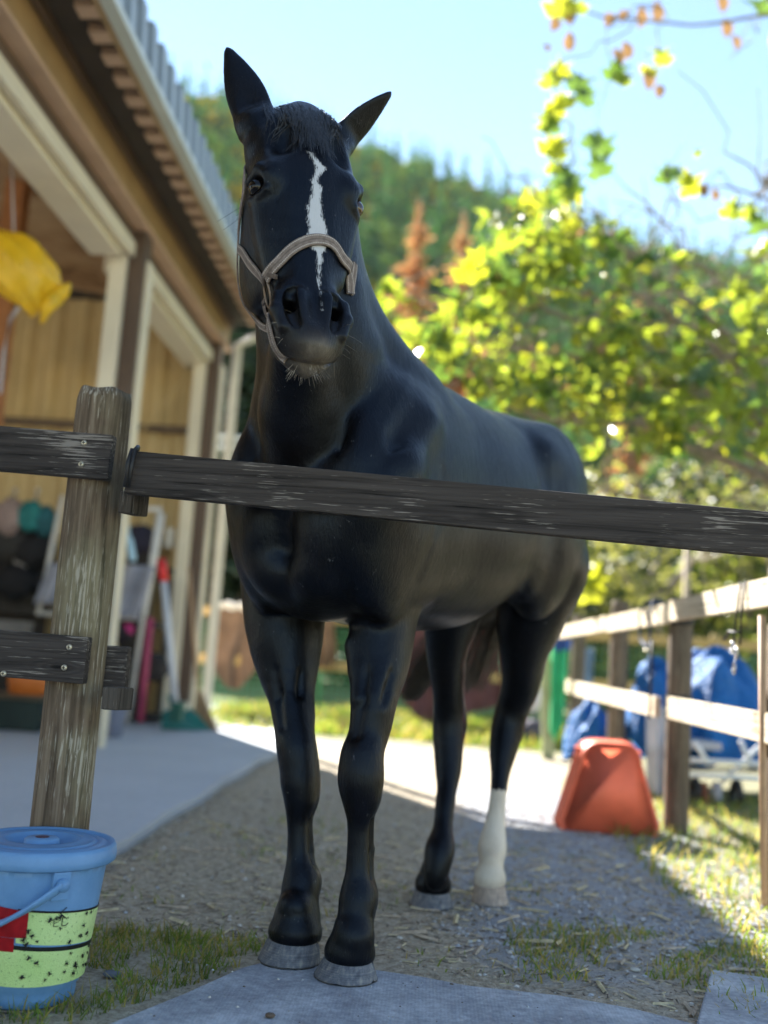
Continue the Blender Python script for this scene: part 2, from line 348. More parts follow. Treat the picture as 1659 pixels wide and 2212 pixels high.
V, F, MI = replicate(protos, np.column_stack([x, y, zz+s*.75]), scl, r.random(n)*6.28, pick)
me = raw_mesh('hillside_woods', V, F)
band = fbm(x*.02, y*.02, 1.0, 3, 4); hf = np.clip((zz-40)/50, 0, 1)
mi = np.where(con, 1, 0); q = r.random(n)
mi = np.where((q < .32+.45*hf) & ~con, 4, mi); mi = np.where((q > .94-.30*hf*(band > -.1)-.42*(x < -.08*y)) & ~con, 2, mi); mi = np.where((q > .975-.1*hf) & ~con, 3, mi)
for m_ in HC_: me.materials.append(m_)
me.polygons.foreach_set('material_index', mi[MI].astype(np.int32))
link('hillside_woods', me, None, kind='stuff', label='autumn woods covering the steep hill behind the stable')

# branches, leaves
def leaf_proto(lobed=True):
    if lobed: o = [(0, -.42), (.28, -.50), (.60, -.22), (.27, -.06), (.62, .34), (.17, .20), (0, .78), (-.20, .20), (-.56, .40), (-.25, -.04), (-.62, -.16), (-.30, -.50)]
    else: o = [(0, -.5), (.25, -.3), (.33, 0), (.2, .3), (0, .55), (-.2, .3), (-.33, 0), (-.25, -.3)]
    V = [(0, 0, -.10)]+[(a, b, .34*abs(a)-.30*(b*b)*2+.06*math.sin(a*9+b*7)) for a, b in o]; F = [(0, i+1, (i+1) % len(o)+1) for i in range(len(o))]
    return V, F
L_bright = leafmat('leaf_bright', (.19, .24, .04), (1.95, 1.85, .85), .34, .45, 6, .5, .5)
L_yellow = leafmat('leaf_yellow', (.30, .30, .04), (1.7, 1.75, .6), .35, .3, 6, .5, .6)
L_green = leafmat('leaf_green', (.075, .13, .04), (2.4, 2.4, 1.0), .28, .35, 6, .35, .8)
L_brown = leafmat('leaf_brown', (.24, .17, .10), (1.6, 1.3, .9), .7, .3, 6, .3, .2)
BARK = plain('bark', (.28, .23, .17), .9, .35, 12, .5)
me_leaf = {}
for nm, mt in (('b', L_bright), ('y', L_yellow), ('g', L_green), ('n', L_brown)):
    V, F = leaf_proto(nm != 'n'); me_leaf[nm] = mesh_from(V, F, 'leaf'); me_leaf[nm].materials.append(mt)
# a pale grape-like tree: trunk out of the frame on the right, boughs reaching in over the fence
tree = empty('broadleaf_tree', (3.1, 8.0, 0), label='sprawling tree with big yellow green leaves overhanging the right hand fence', cat='tree')
tr = random.Random(5)
mb = MB(); mb.tube([(3.15, 8.1, -.1), (3.05, 8.0, .8), (3.0, 7.9, 1.6), (2.8, 7.8, 2.3)], [.16, .13, .12, .09], 10); mb.build('trunk', BARK, tree, True)
limbs = []
def bough(a, b, sag, r0, r1, n=7):
    a, b = Vector(a), Vector(b); pts = []
    for i in range(n):
        t_ = i/(n-1); p = a.lerp(b, t_)+Vector((0, 0, sag*math.sin(math.pi*t_)))+Vector((tr.gauss(0, .05), tr.gauss(0, .05), tr.gauss(0, .05)))*(0 < i < n-1); pts.append(p)
    limbs.append((pts, [r0+(r1-r0)*i/(n-1) for i in range(n)])); return pts
main = [bough((2.95, 7.9, 1.5), P(1310, 1060, 7.2), .15, .055, .014), bough((2.9, 7.9, 1.9), P(1090, 880, 7.0), .25, .05, .01), bough((2.8, 7.8, 2.3), P(1000, 760, 7.4), .35, .05, .01),
        bough((2.8, 7.8, 2.3), P(1200, 470, 7.6), .3, .05, .008), bough((2.8, 7.9, 2.3), P(1390, 640, 6.8), .2, .045, .01), bough((2.9, 7.9, 2.0), P(1480, 900, 6.9), .1, .04, .01),
        bough((2.8, 7.8, 2.3), P(1430, 480, 8.0), .3, .04, .006), bough((2.8, 7.8, 2.3), P(1655, 400, 7.6), .3, .04, .006), bough((2.8, 7.8, 2.2), P(870, 620, 7.8), .4, .035, .006)]
main.append(bough(P(1700, 440, 7.5), P(1450, 415, 7.4), .1, .012, .004)); main.append(bough(P(1720, 620, 7.5), P(1590, 560, 7.3), .1, .012, .004))
main.append(bough(P(1700, 30, 7.0), P(1215, 5, 7.0), -.12, .014, .006)); main.append(bough(P(1675, 130, 7.0), P(1640, -40, 7.0), 0, .03, .03, 4)); main.append(bough(P(1420, 20, 7.0), P(1205, 130, 7.0), .05, .007, .004)); 
main.append(bough(P(1205, 130, 7.0), P(1235, 440, 7.1), 0, .005, .004, 9)); main.append(bough(P(1480, -30, 7), P(1310, 60, 7), .05, .007, .003)); main.append(bough(P(1310, 60, 7), P(1290, 330, 7.0), -.02, .004, .003))
main.append(bough(P(1430, 20, 7), P(1400, 190, 7), .0, .006, .003)); main.append(bough(P(1640, 10, 7), P(1575, 130, 7), .0, .006, .003))
for _ in range(230):
    src = tr.choice(main[:9]); i = tr.randrange(2, len(src)); a = src[i]; d = Vector((tr.gauss(0, .5), tr.gauss(0, .4), tr.gauss(.0, .4)))
    bough(a, a+d, tr.gauss(0, .12), .011, .003, 6)
mb = MB()
for pts, rr in limbs: mb.tube(pts, rr, 6, False)
mb.build('branches', BARK, tree, True, kind='stuff')
spots = []
def lput(kind, p, s, rot=None):
    spots.append((kind, Vector(p), s, rot or Euler((tr.uniform(-1.3, 1.3), tr.uniform(-1.3, 1.3), tr.uniform(0, 6.3)))))
for (lx, ly, s, k) in [(1215, 8, 60, 'y'), (1245, 12, 40, 'b'), (1232, 35, 38, 'n'), (1190, 165, 46, 'b'), (1212, 150, 36, 'y'), (1250, 175, 52, 'g'), (1262, 205, 44, 'g'), (1222, 215, 42, 'b'), (1205, 225, 40, 'y'), (1183, 255, 46, 'b'), (1192, 268, 36, 'g'),
        (1198, 312, 54, 'y'), (1205, 322, 40, 'b'), (1195, 360, 30, 'b'), (1215, 375, 46, 'g'), (1235, 400, 46, 'g'), (1225, 412, 44, 'b'), (1275, 300, 36, 'g'), (1300, 312, 46, 'g'), (1292, 358, 48, 'g'), (1330, 150, 44, 'g'), (1345, 165, 40, 'b'), (1428, 120, 40, 'b'), (1405, 150, 36, 'y'),
        (1400, 170, 40, 'n'), (1425, 195, 30, 'n'), (1335, 120, 40, 'n'), (1355, 108, 32, 'n'), (1320, 40, 40, 'n'), (1350, 30, 36, 'n'), (1385, 35, 40, 'n'), (1420, 25, 40, 'n'), (1230, 90, 34, 'n'), (1200, 50, 34, 'n'), (1180, 100, 26, 'n'), (1570, 60, 34, 'n'), (1590, 90, 30, 'n'), (1560, 5, 36, 'n'), (1640, 12, 50, 'g'),
        (1490, 398, 48, 'y'), (1483, 385, 32, 'b'), (1455, 368, 34, 'g'), (1435, 378, 34, 'g'), (1506, 330, 18, 'b'), (1520, 410, 28, 'n'), (1545, 420, 26, 'n'), (1580, 450, 40, 'b'), (1620, 455, 36, 'b'), (1635, 480, 40, 'g'), (1270, 1270, 54, 'y'), (1262, 1255, 44, 'b'), (1285, 1250, 40, 'y'), (1905, 905, 44, 'g'), (1600, 905, 46, 'b'), (1640, 700, 40, 'g')]:
    lput(k, P(lx, ly, 7.0), s*7.0/2200*1.3, Euler((math.radians(90)+tr.uniform(-.5, .5), tr.uniform(-.5, .5), tr.uniform(-.6, .6))))
# crown outline in the view, used only as a volume of real space 6.2 to 9 m away
poly = [(812, 640), (850, 575), (1000, 545), (1060, 440), (1130, 395), (1240, 400), (1330, 490), (1440, 535), (1540, 610), (1620, 540), (1700, 500), (1750, 900), (1700, 1010), (1500, 960), (1300, 1000), (1180, 900), (1000, 850), (900, 760)]
def inpoly(x, y):
    c = False; j = len(poly)-1
    for i in range(len(poly)):
        xi, yi = poly[i]; xj, yj = poly[j]
        if (yi > y) != (yj > y) and x < (xj-xi)*(y-yi)/(yj-yi)+xi: c = not c
        j = i
    return c
cl = [(tr.uniform(810, 1750), tr.uniform(390, 1000)) for _ in range(190)]; cl = [c for c in cl if inpoly(*c)]
while len(spots) < 1500:
    cx, cy = tr.choice(cl); lx, ly = cx+tr.gauss(0, 30), cy+tr.gauss(0, 26)
    if not inpoly(lx, ly): continue
    Y = tr.uniform(6.2, 9.0); k = tr.choices('bygn', (.38, .12, .26, .24))[0]
    lput(k, P(lx, ly, Y), (tr.uniform(.06, .11) if tr.random() < .4 else tr.uniform(.11, .22)) if k != 'n' else tr.uniform(.03, .09))
spots[60:] = sorted(spots[60:], key=lambda q: -q[2]/q[1].y)
for k, p, s, e in spots[:290]:
    o = link('leaf', me_leaf[k], None, tree); o.matrix_parent_inverse = Matrix.Translation(-Vector(tree.location)); o.location = p; o.rotation_euler = e; o.scale = (s, s, s)
for kk, mt, nm in (('b', L_bright, 'bright'), ('y', L_yellow, 'yellow'), ('g', L_green, 'green'), ('n', L_brown, 'brown')):
    V0 = np.array([v.co[:] for v in me_leaf[kk].vertices]); F0 = np.array([list(p.vertices) for p in me_leaf[kk].polygons]); VV = []; FF = []; off = 0
    for k, p, s, e in spots[290:]:
        if k != kk: continue
        R3 = np.array(e.to_matrix()); VV.append(V0@R3.T*s+np.array(p)); FF.append(F0+off); off += len(V0)
    link('leaves', raw_mesh('leaves', np.concatenate(VV), np.concatenate(FF)), mt, tree, kind='stuff', label='smaller %s leaves of the crown' % nm)
# softer thicket below and behind
def thicket(name, c, box, n, sz, mats, label, cat, seed, group=None, trunk=True):
    r = np.random.default_rng(seed); root = empty(name, (c[0], c[1], 0), label=label, cat=cat, group=group)
    V0, F0 = leaf_proto(False); V0, F0 = np.array(V0), np.array(F0); d = r.normal(size=(n, 3)); d /= np.linalg.norm(d, axis=1)[:, None]; lobes = r.normal(size=(14, 3)); lobes /= np.linalg.norm(lobes, axis=1)[:, None]
    li = r.integers(0, 14, n); p = (lobes[li]*.62+d*(.45*r.random(n)**.4)[:, None])*np.array(box)+np.array(c)
    a = r.random((n, 3))*6.28; ca, sa, cb, sb = np.cos(a[:, 0]), np.sin(a[:, 0]), np.cos(a[:, 1]), np.sin(a[:, 1]); s = sz[0]+(sz[1]-sz[0])*r.random(n)
    U = np.stack([ca*cb, sa*cb, sb], 1); W = np.stack([-sa, ca, 0*sa], 1); Nn = np.cross(U, W)
    VV = (p[:, None]+s[:, None, None]*(V0[None, :, 0:1]*U[:, None]+V0[None, :, 1:2]*W[:, None]+V0[None, :, 2:3]*Nn[:, None])).reshape(-1, 3)
    FF = (F0[None]+(np.arange(n)*len(V0))[:, None, None]).reshape(-1, 3); me = raw_mesh('crown', VV, FF)
    for m_ in mats: me.materials.append(m_)
    me.polygons.foreach_set('material_index', np.repeat(r.integers(0, len(mats), n), len(F0)).astype(np.int32)); link('crown', me, None, root, kind='stuff')
    if trunk:
        m2 = MB(); q = random.Random(seed)
        for i in range(4): m2.tube([(c[0]+q.gauss(0, .1), c[1], -.1), (c[0]+q.gauss(0, .3)*box[0], c[1]+q.gauss(0, .2), c[2]*.6), (c[0]+q.gauss(0, .5)*box[0], c[1], c[2]+.5*box[2])], [.09, .06, .02], 7)
        m2.build('trunk', BARK, root, True)
    return root
OL = leafmat('leaf_olive', (.27, .28, .09), (1.8, 1.7, .9), .5, .35, 3, .4, .5); DK = leafmat('leaf_dark', (.03, .055, .03), (1.5, 1.8, 1.0), .5, .35, 3, .2, .4); PL = leafmat('leaf_pale', (.30, .32, .14), (1.6, 1.5, 1.0), .4, .3, 3, .35, .7)
g = 'olive shrubs behind the right hand fence'
thicket('leafy_shrub', (2.2, 12.5, 1.75), (1.5, 1.0, 1.6), 5200, (.05, .13), [OL, OL, PL, DK], 'olive green shrub just right of the rump of the horse', 'shrub', 31, g)
thicket('leafy_shrub', (4.4, 12.5, 1.8), (1.7, 1.1, 1.7), 5600, (.05, .13), [OL, PL, DK, L_bright], 'pale olive shrub at the right edge behind the blue tarp', 'shrub', 32, g)
thicket('leafy_shrub', (3.3, 14.5, 2.3), (2.4, 1.1, 1.5), 5200, (.06, .15), [OL, DK, DK], 'taller dark olive shrub between and behind the pale ones', 'shrub', 33, g)
# dark firs and brown conifers in the middle distance
def conifer(loc, h, w, mats, label, cat='tree', seed=0, group=None):
    q = random.Random(seed); root = empty('conifer', loc, label=label, cat=cat, group=group); L_ = Vector(loc)
    m1 = MB(); m1.tube([L_, L_+Vector((0, 0, h))], [w*.09, .02], 8); m1.build('trunk', BARK, root, True)
    m2 = MB()
    for k in range(520):
        f = q.random()**.8; z = h*(.12+.87*f); R_ = w*(1-f)**.85*(.75+.45*math.sin(z*5+q.random())); a = q.random()*6.28; d = Vector((math.cos(a), math.sin(a), -.25+.3*f)); s_ = Vector((-math.sin(a), math.cos(a), 0)); c0 = L_+Vector((0, 0, z))
        ln = R_*(.6+.4*q.random())+.05; wd = ln*.22+.06
        for j in range(3):
            p0 = c0+d*ln*(j/3); p1 = c0+d*ln*((j+1)/3+.08)+Vector((0, 0, -.06*ln))
            m2.add([p0-s_*wd*(1-j*.25), p1-s_*wd*.4*(1-j*.3)+Vector((0, 0, q.gauss(0, .05))), p1+s_*wd*.4*(1-j*.3), p0+s_*wd*(1-j*.25)], [(0, 1, 2, 3)])
    m2.build('crown', mats, root, kind='stuff'); return root
OR = leafmat('needle_orange', (.56, .34, .19), (1.5, 1.35, 1.0), .7, .25, 1.5, .3, .2); FD = leafmat('needle_dark', (.035, .065, .04), (1.3, 1.5, 1.0), .7, .3, 1.5, .2, .2)
for i, (vx, vt, w, mt, lb) in enumerate([(908, 425, 3.4, OR, 'taller russet conifer standing before the wooded hill'), (1003, 450, 2.7, OR, 'shorter russet conifer just right of the taller russet one'), (1372, 700, 1.7, OR, 'russet conifer almost hidden among the yellow green leaves')]):
    top = P(vx, vt, 34); conifer((top[0], 34, 0), top[2], w, OR, lb, seed=i+3)
g = 'dark evergreen trees standing in shade behind the far fence'
for i, (vx, vt, Y, w) in enumerate([(455, 720, 23, 2.4), (500, 690, 22, 2.5), (560, 650, 24, 2.6), (700, 900, 25, 2.6), (1060, 1080, 24, 2.6), (1180, 1120, 22, 2.4), (1300, 1090, 26, 2.4), (1480, 1060, 27, 2.6), (1640, 1000, 27, 2.6)]):
    top = P(vx, vt, Y); thicket('evergreen_tree', (top[0], Y, top[2]*.5), (w, 1.4, top[2]*.58), 2600, (.28, .6), [DK, DK, FD],
        ['shaded evergreen tree beside the corner post of the stable', 'tallest shaded evergreen between stable corner and neck of horse', 'shaded evergreen tree mostly hidden by the neck of horse', 'shaded evergreen tree seen low between the front legs', 'shaded evergreen tree seen under the belly of horse', 'shaded evergreen behind the green cloth on right fence', 'shaded evergreen behind the olive shrub nearest the rump', 'shaded evergreen above the blue tarp', 'shaded evergreen at the far right edge'][i], 'tree', 60+i, g)
# ------------------------------------------------------------------ stable building on the left
def wood(name, dark, mid, light, axis='X', amt=.5, rough=.85, knots=True, fine=1.0):
    t = NT(name, rough, .25); k = {'X': (2.6, 75, 75), 'Y': (75, 2.6, 75), 'Z': (75, 75, 2.6)}[axis]; k2 = {'X': (11, 260, 260), 'Y': (260, 11, 260), 'Z': (260, 260, 11)}[axis]
    v = t.coords('Object', k); vf = t.coords('Object', k2); vp = t.coords('Object')
    g1 = t.noise(v, 1.0*fine, 6, .65, .6); g2 = t.noise(vf, 1.0, 3, .6); pch = t.noise(vp, 4.5, 4, .6)
    c = t.ramp(g1, [(.30, dark), (.52, mid), (.75, tuple(x*1.35 for x in mid))])
    scr = t.math('MULTIPLY', t.ramp(t.math('ADD', g2, t.math('MULTIPLY', t.math('SUBTRACT', pch, .5), amt)), [(.60, (0, 0, 0)), (.68, (1, 1, 1))]), .75)
    c = t.mix(scr, c, light); crack = t.ramp(g1, [(.30, (0, 0, 0)), (.36, (1, 1, 1))]); c = t.mix(.75, c, crack, 'MULTIPLY')
    kv = t.n('ShaderNodeTexVoronoi'); kv.inputs['Scale'].default_value = 1.0; kk = {'X': (3.1, 13, 13), 'Y': (13, 3.1, 13), 'Z': (13, 13, 3.1)}[axis]; t.L(t.coords('Object', kk), kv.inputs['Vector'])
    kd = kv.outputs['Distance']; ring = t.math('MULTIPLY', t.math('ADD', t.math('SINE', t.math('MULTIPLY', kd, 75)), 1), .5); near_ = t.ramp(kd, [(.05, (1, 1, 1)), (.30, (0, 0, 0))])
    c = t.mix(t.math('MULTIPLY', t.math('MULTIPLY', near_, ring), .55), c, dark); c = t.mix(t.math('MULTIPLY', t.ramp(kd, [(.05, (1, 1, 1)), (.085, (0, 0, 0))]), .85), c, tuple(x*.5 for x in dark))
    t.color(c); t.bump(t.math('ADD', t.math('MULTIPLY', g1, 1.0), t.math('ADD', t.math('MULTIPLY', g2, .6), t.math('MULTIPLY', t.math('MULTIPLY', near_, ring), .5))), .75, .004); return t.m
CREAM = plain('cream_steel', (.66, .60, .46), .45, .08, 3, .04); TAN = plain('tan_sheet', (.52, .39, .19), .55, .15, 2, .05, kind='Object'); BROWN = plain('brown_steel', (.10, .065, .045), .5, .15, 4, .05)
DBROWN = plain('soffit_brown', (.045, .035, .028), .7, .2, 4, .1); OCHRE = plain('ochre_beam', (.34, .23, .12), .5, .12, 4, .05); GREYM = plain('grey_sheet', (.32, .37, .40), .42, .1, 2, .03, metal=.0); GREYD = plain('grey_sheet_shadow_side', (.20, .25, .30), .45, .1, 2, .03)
PINKB = plain('soffit_rib', (.50, .34, .24), .55, .12, 4, .05); GUT = plain('gutter_grey', (.50, .54, .50), .4, .08, 3, .03)
XE, XW, YE, YN = -1.70, -2.18, 9.25, -2.5
ZG0, ZG1 = 3.66, 4.01
st = empty('stable_building', (XW, 4, 0), label='open fronted stable building with cream posts and ribbed grey eaves', cat='stable')
def bx(name, lo, hi, m, bev=.004, **k): return MB().box(lo, hi).build(name, m, st, bevel=bev, **k)
# ribbed fascia panels along the eave
mb = MB(); y = YN; pitch = .20; pts = []
while y < YE:
    pts += [(XE, y), (XE, y+.085), (XE+.035, y+.105), (XE+.035, y+.18)]; y += pitch
V = [(x, yy, ZG0+.03) for x, yy in pts]+[(x-.02, yy, ZG1) for x, yy in pts]; m = len(pts)
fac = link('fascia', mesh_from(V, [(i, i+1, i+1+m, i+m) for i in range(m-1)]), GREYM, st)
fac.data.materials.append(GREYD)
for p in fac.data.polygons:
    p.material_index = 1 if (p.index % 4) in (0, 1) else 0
bx('gutter', (XE-.02, YN, ZG0-.02), (XE+.055, YE, ZG0+.03), GUT, .006)
bx('eave_trim', (XE-.06, YN, ZG0-.012), (XE-.022, YE, ZG0+.02), OCHRE)
y = YN+.06
k0 = None
while y < YE-.1:                                     # one rib of the folded roof sheet for each pitch, seen from below
    if k0 is None: k0 = MB().box((XE-.165, y, ZG0-.006), (XE-.062, y+.10, ZG0+.05)).build('roof_rib', PINKB, st, bevel=.004); y_0 = y
    else:
        c = k0.copy(); COL.objects.link(c); c.location = (0, y-y_0, 0)
    y += pitch
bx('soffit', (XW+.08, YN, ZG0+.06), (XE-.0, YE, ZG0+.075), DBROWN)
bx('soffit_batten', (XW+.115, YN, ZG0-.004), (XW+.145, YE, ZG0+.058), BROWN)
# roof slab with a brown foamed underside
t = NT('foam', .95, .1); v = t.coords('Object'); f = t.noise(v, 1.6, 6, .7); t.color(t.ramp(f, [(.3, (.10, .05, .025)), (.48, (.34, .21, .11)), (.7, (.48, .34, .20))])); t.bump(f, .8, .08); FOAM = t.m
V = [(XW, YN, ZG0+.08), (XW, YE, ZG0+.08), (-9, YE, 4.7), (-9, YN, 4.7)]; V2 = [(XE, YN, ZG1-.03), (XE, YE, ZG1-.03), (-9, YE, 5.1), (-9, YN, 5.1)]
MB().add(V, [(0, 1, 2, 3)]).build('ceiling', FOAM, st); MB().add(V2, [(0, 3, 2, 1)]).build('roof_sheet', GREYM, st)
MB().add([V[1], V[2], V2[2], V2[1]], [(0, 1, 2, 3)]).build('gable_end', BROWN, st)
# front beam and door head, running along the opening
bx('beam', (XW+.0, YN, 3.47), (XW+.10, YE, ZG0+.055), OCHRE)
bx('beam_flange', (XW-.04, YN, 3.445), (XW+.125, YE, 3.468), PINKB)
bx('door_track', (XW-.06, YN, 3.36), (XW+.02, YE, 3.442), BROWN)
bx('door_track_cover', (XW-.02, YN, 3.26), (XW+.03, YE, 3.357), CREAM)
pm = XP(283, 600, XW); ymid = float(pm[1]); 
bx('door_head', (XW-.24, YN, 3.22), (XW-.03, ymid-.16, 3.40), CREAM, .01)
bx('door_head', (XW-.24, ymid+.12, 3.22), (XW-.03, YE-.15, 3.40), CREAM, .01)
# posts
def post(yc, label=None):
    p = bx('post', (XW-.008, yc-.06, 0.0), (XW+.095, yc+.10, 3.44), BROWN, .005, label=label)
    bx('door_guide', (XW-.125, yc-.10, 0.0), (XW-.012, yc+.02, 3.25), CREAM, .008)
    bx('door_guide', (XW+.099, yc-.02, 0.0), (XW+.125, yc+.10, 3.25), CREAM, .004)
post(ymid, 'middle brown steel post'); post(YE-.25, 'corner brown steel post'); post(-1.6)
m2 = MB(); m2.tube([(XW+.20, YE-.05, 0.02), (XW+.20, YE-.05, 3.5), (XE+.02, YE-.05, ZG0)], .045, 12); m2.build('downpipe', plain('pale_pipe', (.62, .60, .52), .5, .06, 4, 0), st, True)
# corrugated inner walls
def corr(name, a, b, z0, z1, mat, dx=.075, dep=.022):
    a, b = Vector(a), Vector(b); L_ = (b-a).length; t_ = (b-a)/L_; nn = Vector((t_.y, -t_.x, 0)); m = int(L_/dx*2); P_ = []
    for i in range(m+1):
        q = a+t_*(L_*i/m); P_.append(q+nn*(dep if (i//1) % 4 in (1, 2) else 0))
    n = len(P_); V = [(p.x, p.y, z0) for p in P_]+[(p.x, p.y, z1) for p in P_]
    return link(name, mesh_from(V, [(i, i+1, i+1+n, i+n) for i in range(n-1)]), mat, st)
corr('wall_sheet', (XW-.05, YE-.04, 0), (-9, YE-.04, 0), 0, 3.95, TAN, .13, .06)
corr('wall_sheet', (-9, YE, 0), (-9, 5.2, 0), 0, 4.6, TAN, .11, .03)
bx('girt', (-9, YE-.14, 2.62), (XW-.1, YE-.08, 2.68), BROWN); bx('girt', (-9, YE-.14, 1.3), (XW-.1, YE-.08, 1.36), BROWN); bx('girt', (-9, YE-.16, 3.88), (XW-.1, YE-.05, 3.98), DBROWN)
br = MB(); a = P(285, 960, YE-.2); b = P(415, 790, YE-.2); br.tube([a, b], .012, 6); br.build('brace', TAN, st, True)
bx('door_leaf', (-9.0+.1, -2, 0), (-8.95, 1.0, 4.0), TAN)
a = XP(4, 700, -3.1); m2 = MB().box((-3.2, float(a[1]), 0), (-3.06, float(a[1])+.12, 3.95)).build('inner_post', plain('orange_wood', (.30, .12, .04), .7, .2, 6, .1), st)
fr = MB(); c0 = P(325, 520, 8.6); c1 = P(325, 635, 8.6)
for dx in (-.05, .09): fr.box((c0[0]+dx, 8.6, c1[2]), (c0[0]+dx+.03, 8.63, c0[2]+.6))
fr.box((c0[0]-.25, 8.6, c1[2]), (c0[0]+.12, 8.63, c1[2]+.05)); fr.build('hanging_frame', CREAM, st)
# ------------------------------------------------------------------ near fence
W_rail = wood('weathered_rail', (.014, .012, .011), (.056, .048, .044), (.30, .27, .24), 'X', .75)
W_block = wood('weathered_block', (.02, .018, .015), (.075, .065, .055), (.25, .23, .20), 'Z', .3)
def post_mat():
    t = NT('weathered_post', .88, .2); v = t.coords('Object', (62, 62, 2.6)); vf = t.coords('Object', (210, 210, 12)); vp = t.coords('Object')
    g1 = t.noise(v, 1, 6, .65, .8); g2 = t.noise(vf, 1, 3, .6); pch = t.noise(vp, 5, 4, .6)
    c = t.ramp(g1, [(.3, (.04, .029, .020)), (.52, (.155, .115, .080)), (.75, (.30, .245, .18))])
    sep = t.n('ShaderNodeSeparateXYZ'); t.L(vp, sep.inputs[0])
    band = t.math('SUBTRACT', 1, t.math('MULTIPLY', t.math('ABSOLUTE', t.math('SUBTRACT', sep.outputs[2], .86)), 3.2))
    side = t.math('MULTIPLY', t.math('SUBTRACT', sep.outputs[0], PX0-.03), 14)
    mk = t.math('MULTIPLY', t.math('ADD', t.math('ADD', t.math('MULTIPLY', t.math('MULTIPLY', band, .30, True), 1), t.math('MULTIPLY', t.math('SUBTRACT', pch, .52), 1.6)), t.math('MULTIPLY', side, .12)), 1.6, True)
    c = t.mix(t.math('MULTIPLY', mk, t.math('ADD', t.math('MULTIPLY', g1, .8), .1)), c, (.34, .33, .20))
    scr = t.ramp(t.math('ADD', g2, t.math('MULTIPLY', t.math('SUBTRACT', pch, .5), .6)), [(.585, (0, 0, 0)), (.66, (1, 1, 1))])
    c = t.mix(t.math('MULTIPLY', scr, .7), c, (.48, .44, .36)); c = t.mix(.8, c, t.ramp(g1, [(.27, (0, 0, 0)), (.34, (1, 1, 1))]), 'MULTIPLY'); t.color(c)
    t.bump(t.math('ADD', g1, t.math('MULTIPLY', g2, .5)), .8, .005); return t.m
PX0, PY0 = [float(q) for q in P(222, 900, 2.34)[:2]]
fence = empty('wooden_fence', (PX0, PY0, 0), label='weathered dark timber fence with round post in front of horse', cat='fence')
ztop = float(P(224, 848, 2.34)[2])
bm = bmesh.new(); n = 64; rings = []; rp = random.Random(2)
nz_ = 60
for i in range(nz_+1):
    z = -.05+(ztop+.05)*i/nz_; ring = []
    for k in range(n):
        w = 2*math.pi*k/n; rr = .0645*(1+.018*math.sin(z*7+k*.4)+.012*math.sin(w*3+1)+.008*math.sin(w*9+z*2)); 
        cr = abs((w-(4.55+.08*math.sin(z*5)))); rr -= .010*math.exp(-(cr/.028)**2)*max(0, min(1, (1.08-z)*6)); cr2 = abs(w-5.35-.05*math.sin(z*4)); rr -= .006*math.exp(-(cr2/.03)**2)*(z > .45)*max(0, min(1, (1.08-z)*6))
        if i == nz_: rr *= .93
        ring.append(bm.verts.new((PX0+rr*math.cos(w), PY0+rr*math.sin(w), z+(.003*math.sin(w*5) if i >= nz_-1 else 0))))
    rings.append(ring)
for i in range(nz_):
    for k in range(n): bm.faces.new((rings[i][k], rings[i][(k+1) % n], rings[i+1][(k+1) % n], rings[i+1][k]))
ctop = bm.verts.new((PX0, PY0, ztop-.004))
for k in range(n): bm.faces.new((rings[-1][k], rings[-1][(k+1) % n], ctop))
me = bpy.data.meshes.new('post'); bm.to_mesh(me); bm.free(); W_post = post_mat(); link('post', me, W_post, fence, True)
def board(name, a, b, h, th, mat, parent, bev=.004, seg=2, wob=0, **k):
    M_, L_ = frame_beam(a, b, th, h); o = MB().box((0, -th/2, -h/2), (L_, th/2, h/2), M_).build(name, mat, parent, bevel=bev, seg=seg, **k); return o
yb = PY0-.0645-.016
def pl(x, y): q = P(x, y, yb); return q
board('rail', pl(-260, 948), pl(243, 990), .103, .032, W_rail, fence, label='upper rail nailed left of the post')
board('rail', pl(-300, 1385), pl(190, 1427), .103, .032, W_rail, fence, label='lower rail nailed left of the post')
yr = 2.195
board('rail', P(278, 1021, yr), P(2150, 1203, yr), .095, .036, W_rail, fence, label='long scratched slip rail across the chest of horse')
SCREW = plain('screw_steel', (.55, .50, .38), .35, .2, 200, 0, metal=.7); BLK = plain('black_iron', (.015, .015, .017), .5, .3, 40, .1)
for i, (sx, sy) in enumerate([(182, 957), (176, 1003), (150, 1398), (139, 1442), (8, 1455)]):
    q = P(sx, sy, yb-.0165); m2 = MB(); M_ = Matrix.Rotation(math.radians(90), 4, 'X')
    m2.lathe([(.0, .004), (.0025, .0045), (.0058, .004), (.0066, .0015), (.0066, 0)], q, 16, M_.to_3x3()); s_ = m2.build('screw', SCREW, fence, True)
    m3 = MB().box((q[0]-.0035, q[1]-.0052, q[2]-.0008), (q[0]+.0035, q[1]-.0043, q[2]+.0008)).box((q[0]-.0008, q[1]-.0052, q[2]-.0035), (q[0]+.0008, q[1]-.0043, q[2]+.0035)); m3.build('screw_slot', BLK, s_)
def blk(name, x0, y0, x1, y1, Ya, Yb, mat=W_block, sk=0.0):
    a = P(x0, y0, Ya); b = P(x1, y1, Ya); z1_, z0_ = a[2], b[2]
    V = [(a[0], Ya, z0_), (b[0], Ya-.0, z0_), (b[0]+sk, Yb, z0_), (a[0], Yb, z0_), (a[0], Ya, z1_), (b[0], Ya, z1_), (b[0]+sk, Yb, z1_), (a[0], Yb, z1_)]
    return MB().add(V, [(0, 3, 2, 1), (4, 5, 6, 7), (0, 1, 5, 4), (1, 2, 6, 5), (2, 3, 7, 6), (3, 0, 4, 7)]).build(name, mat, fence, bevel=.005)
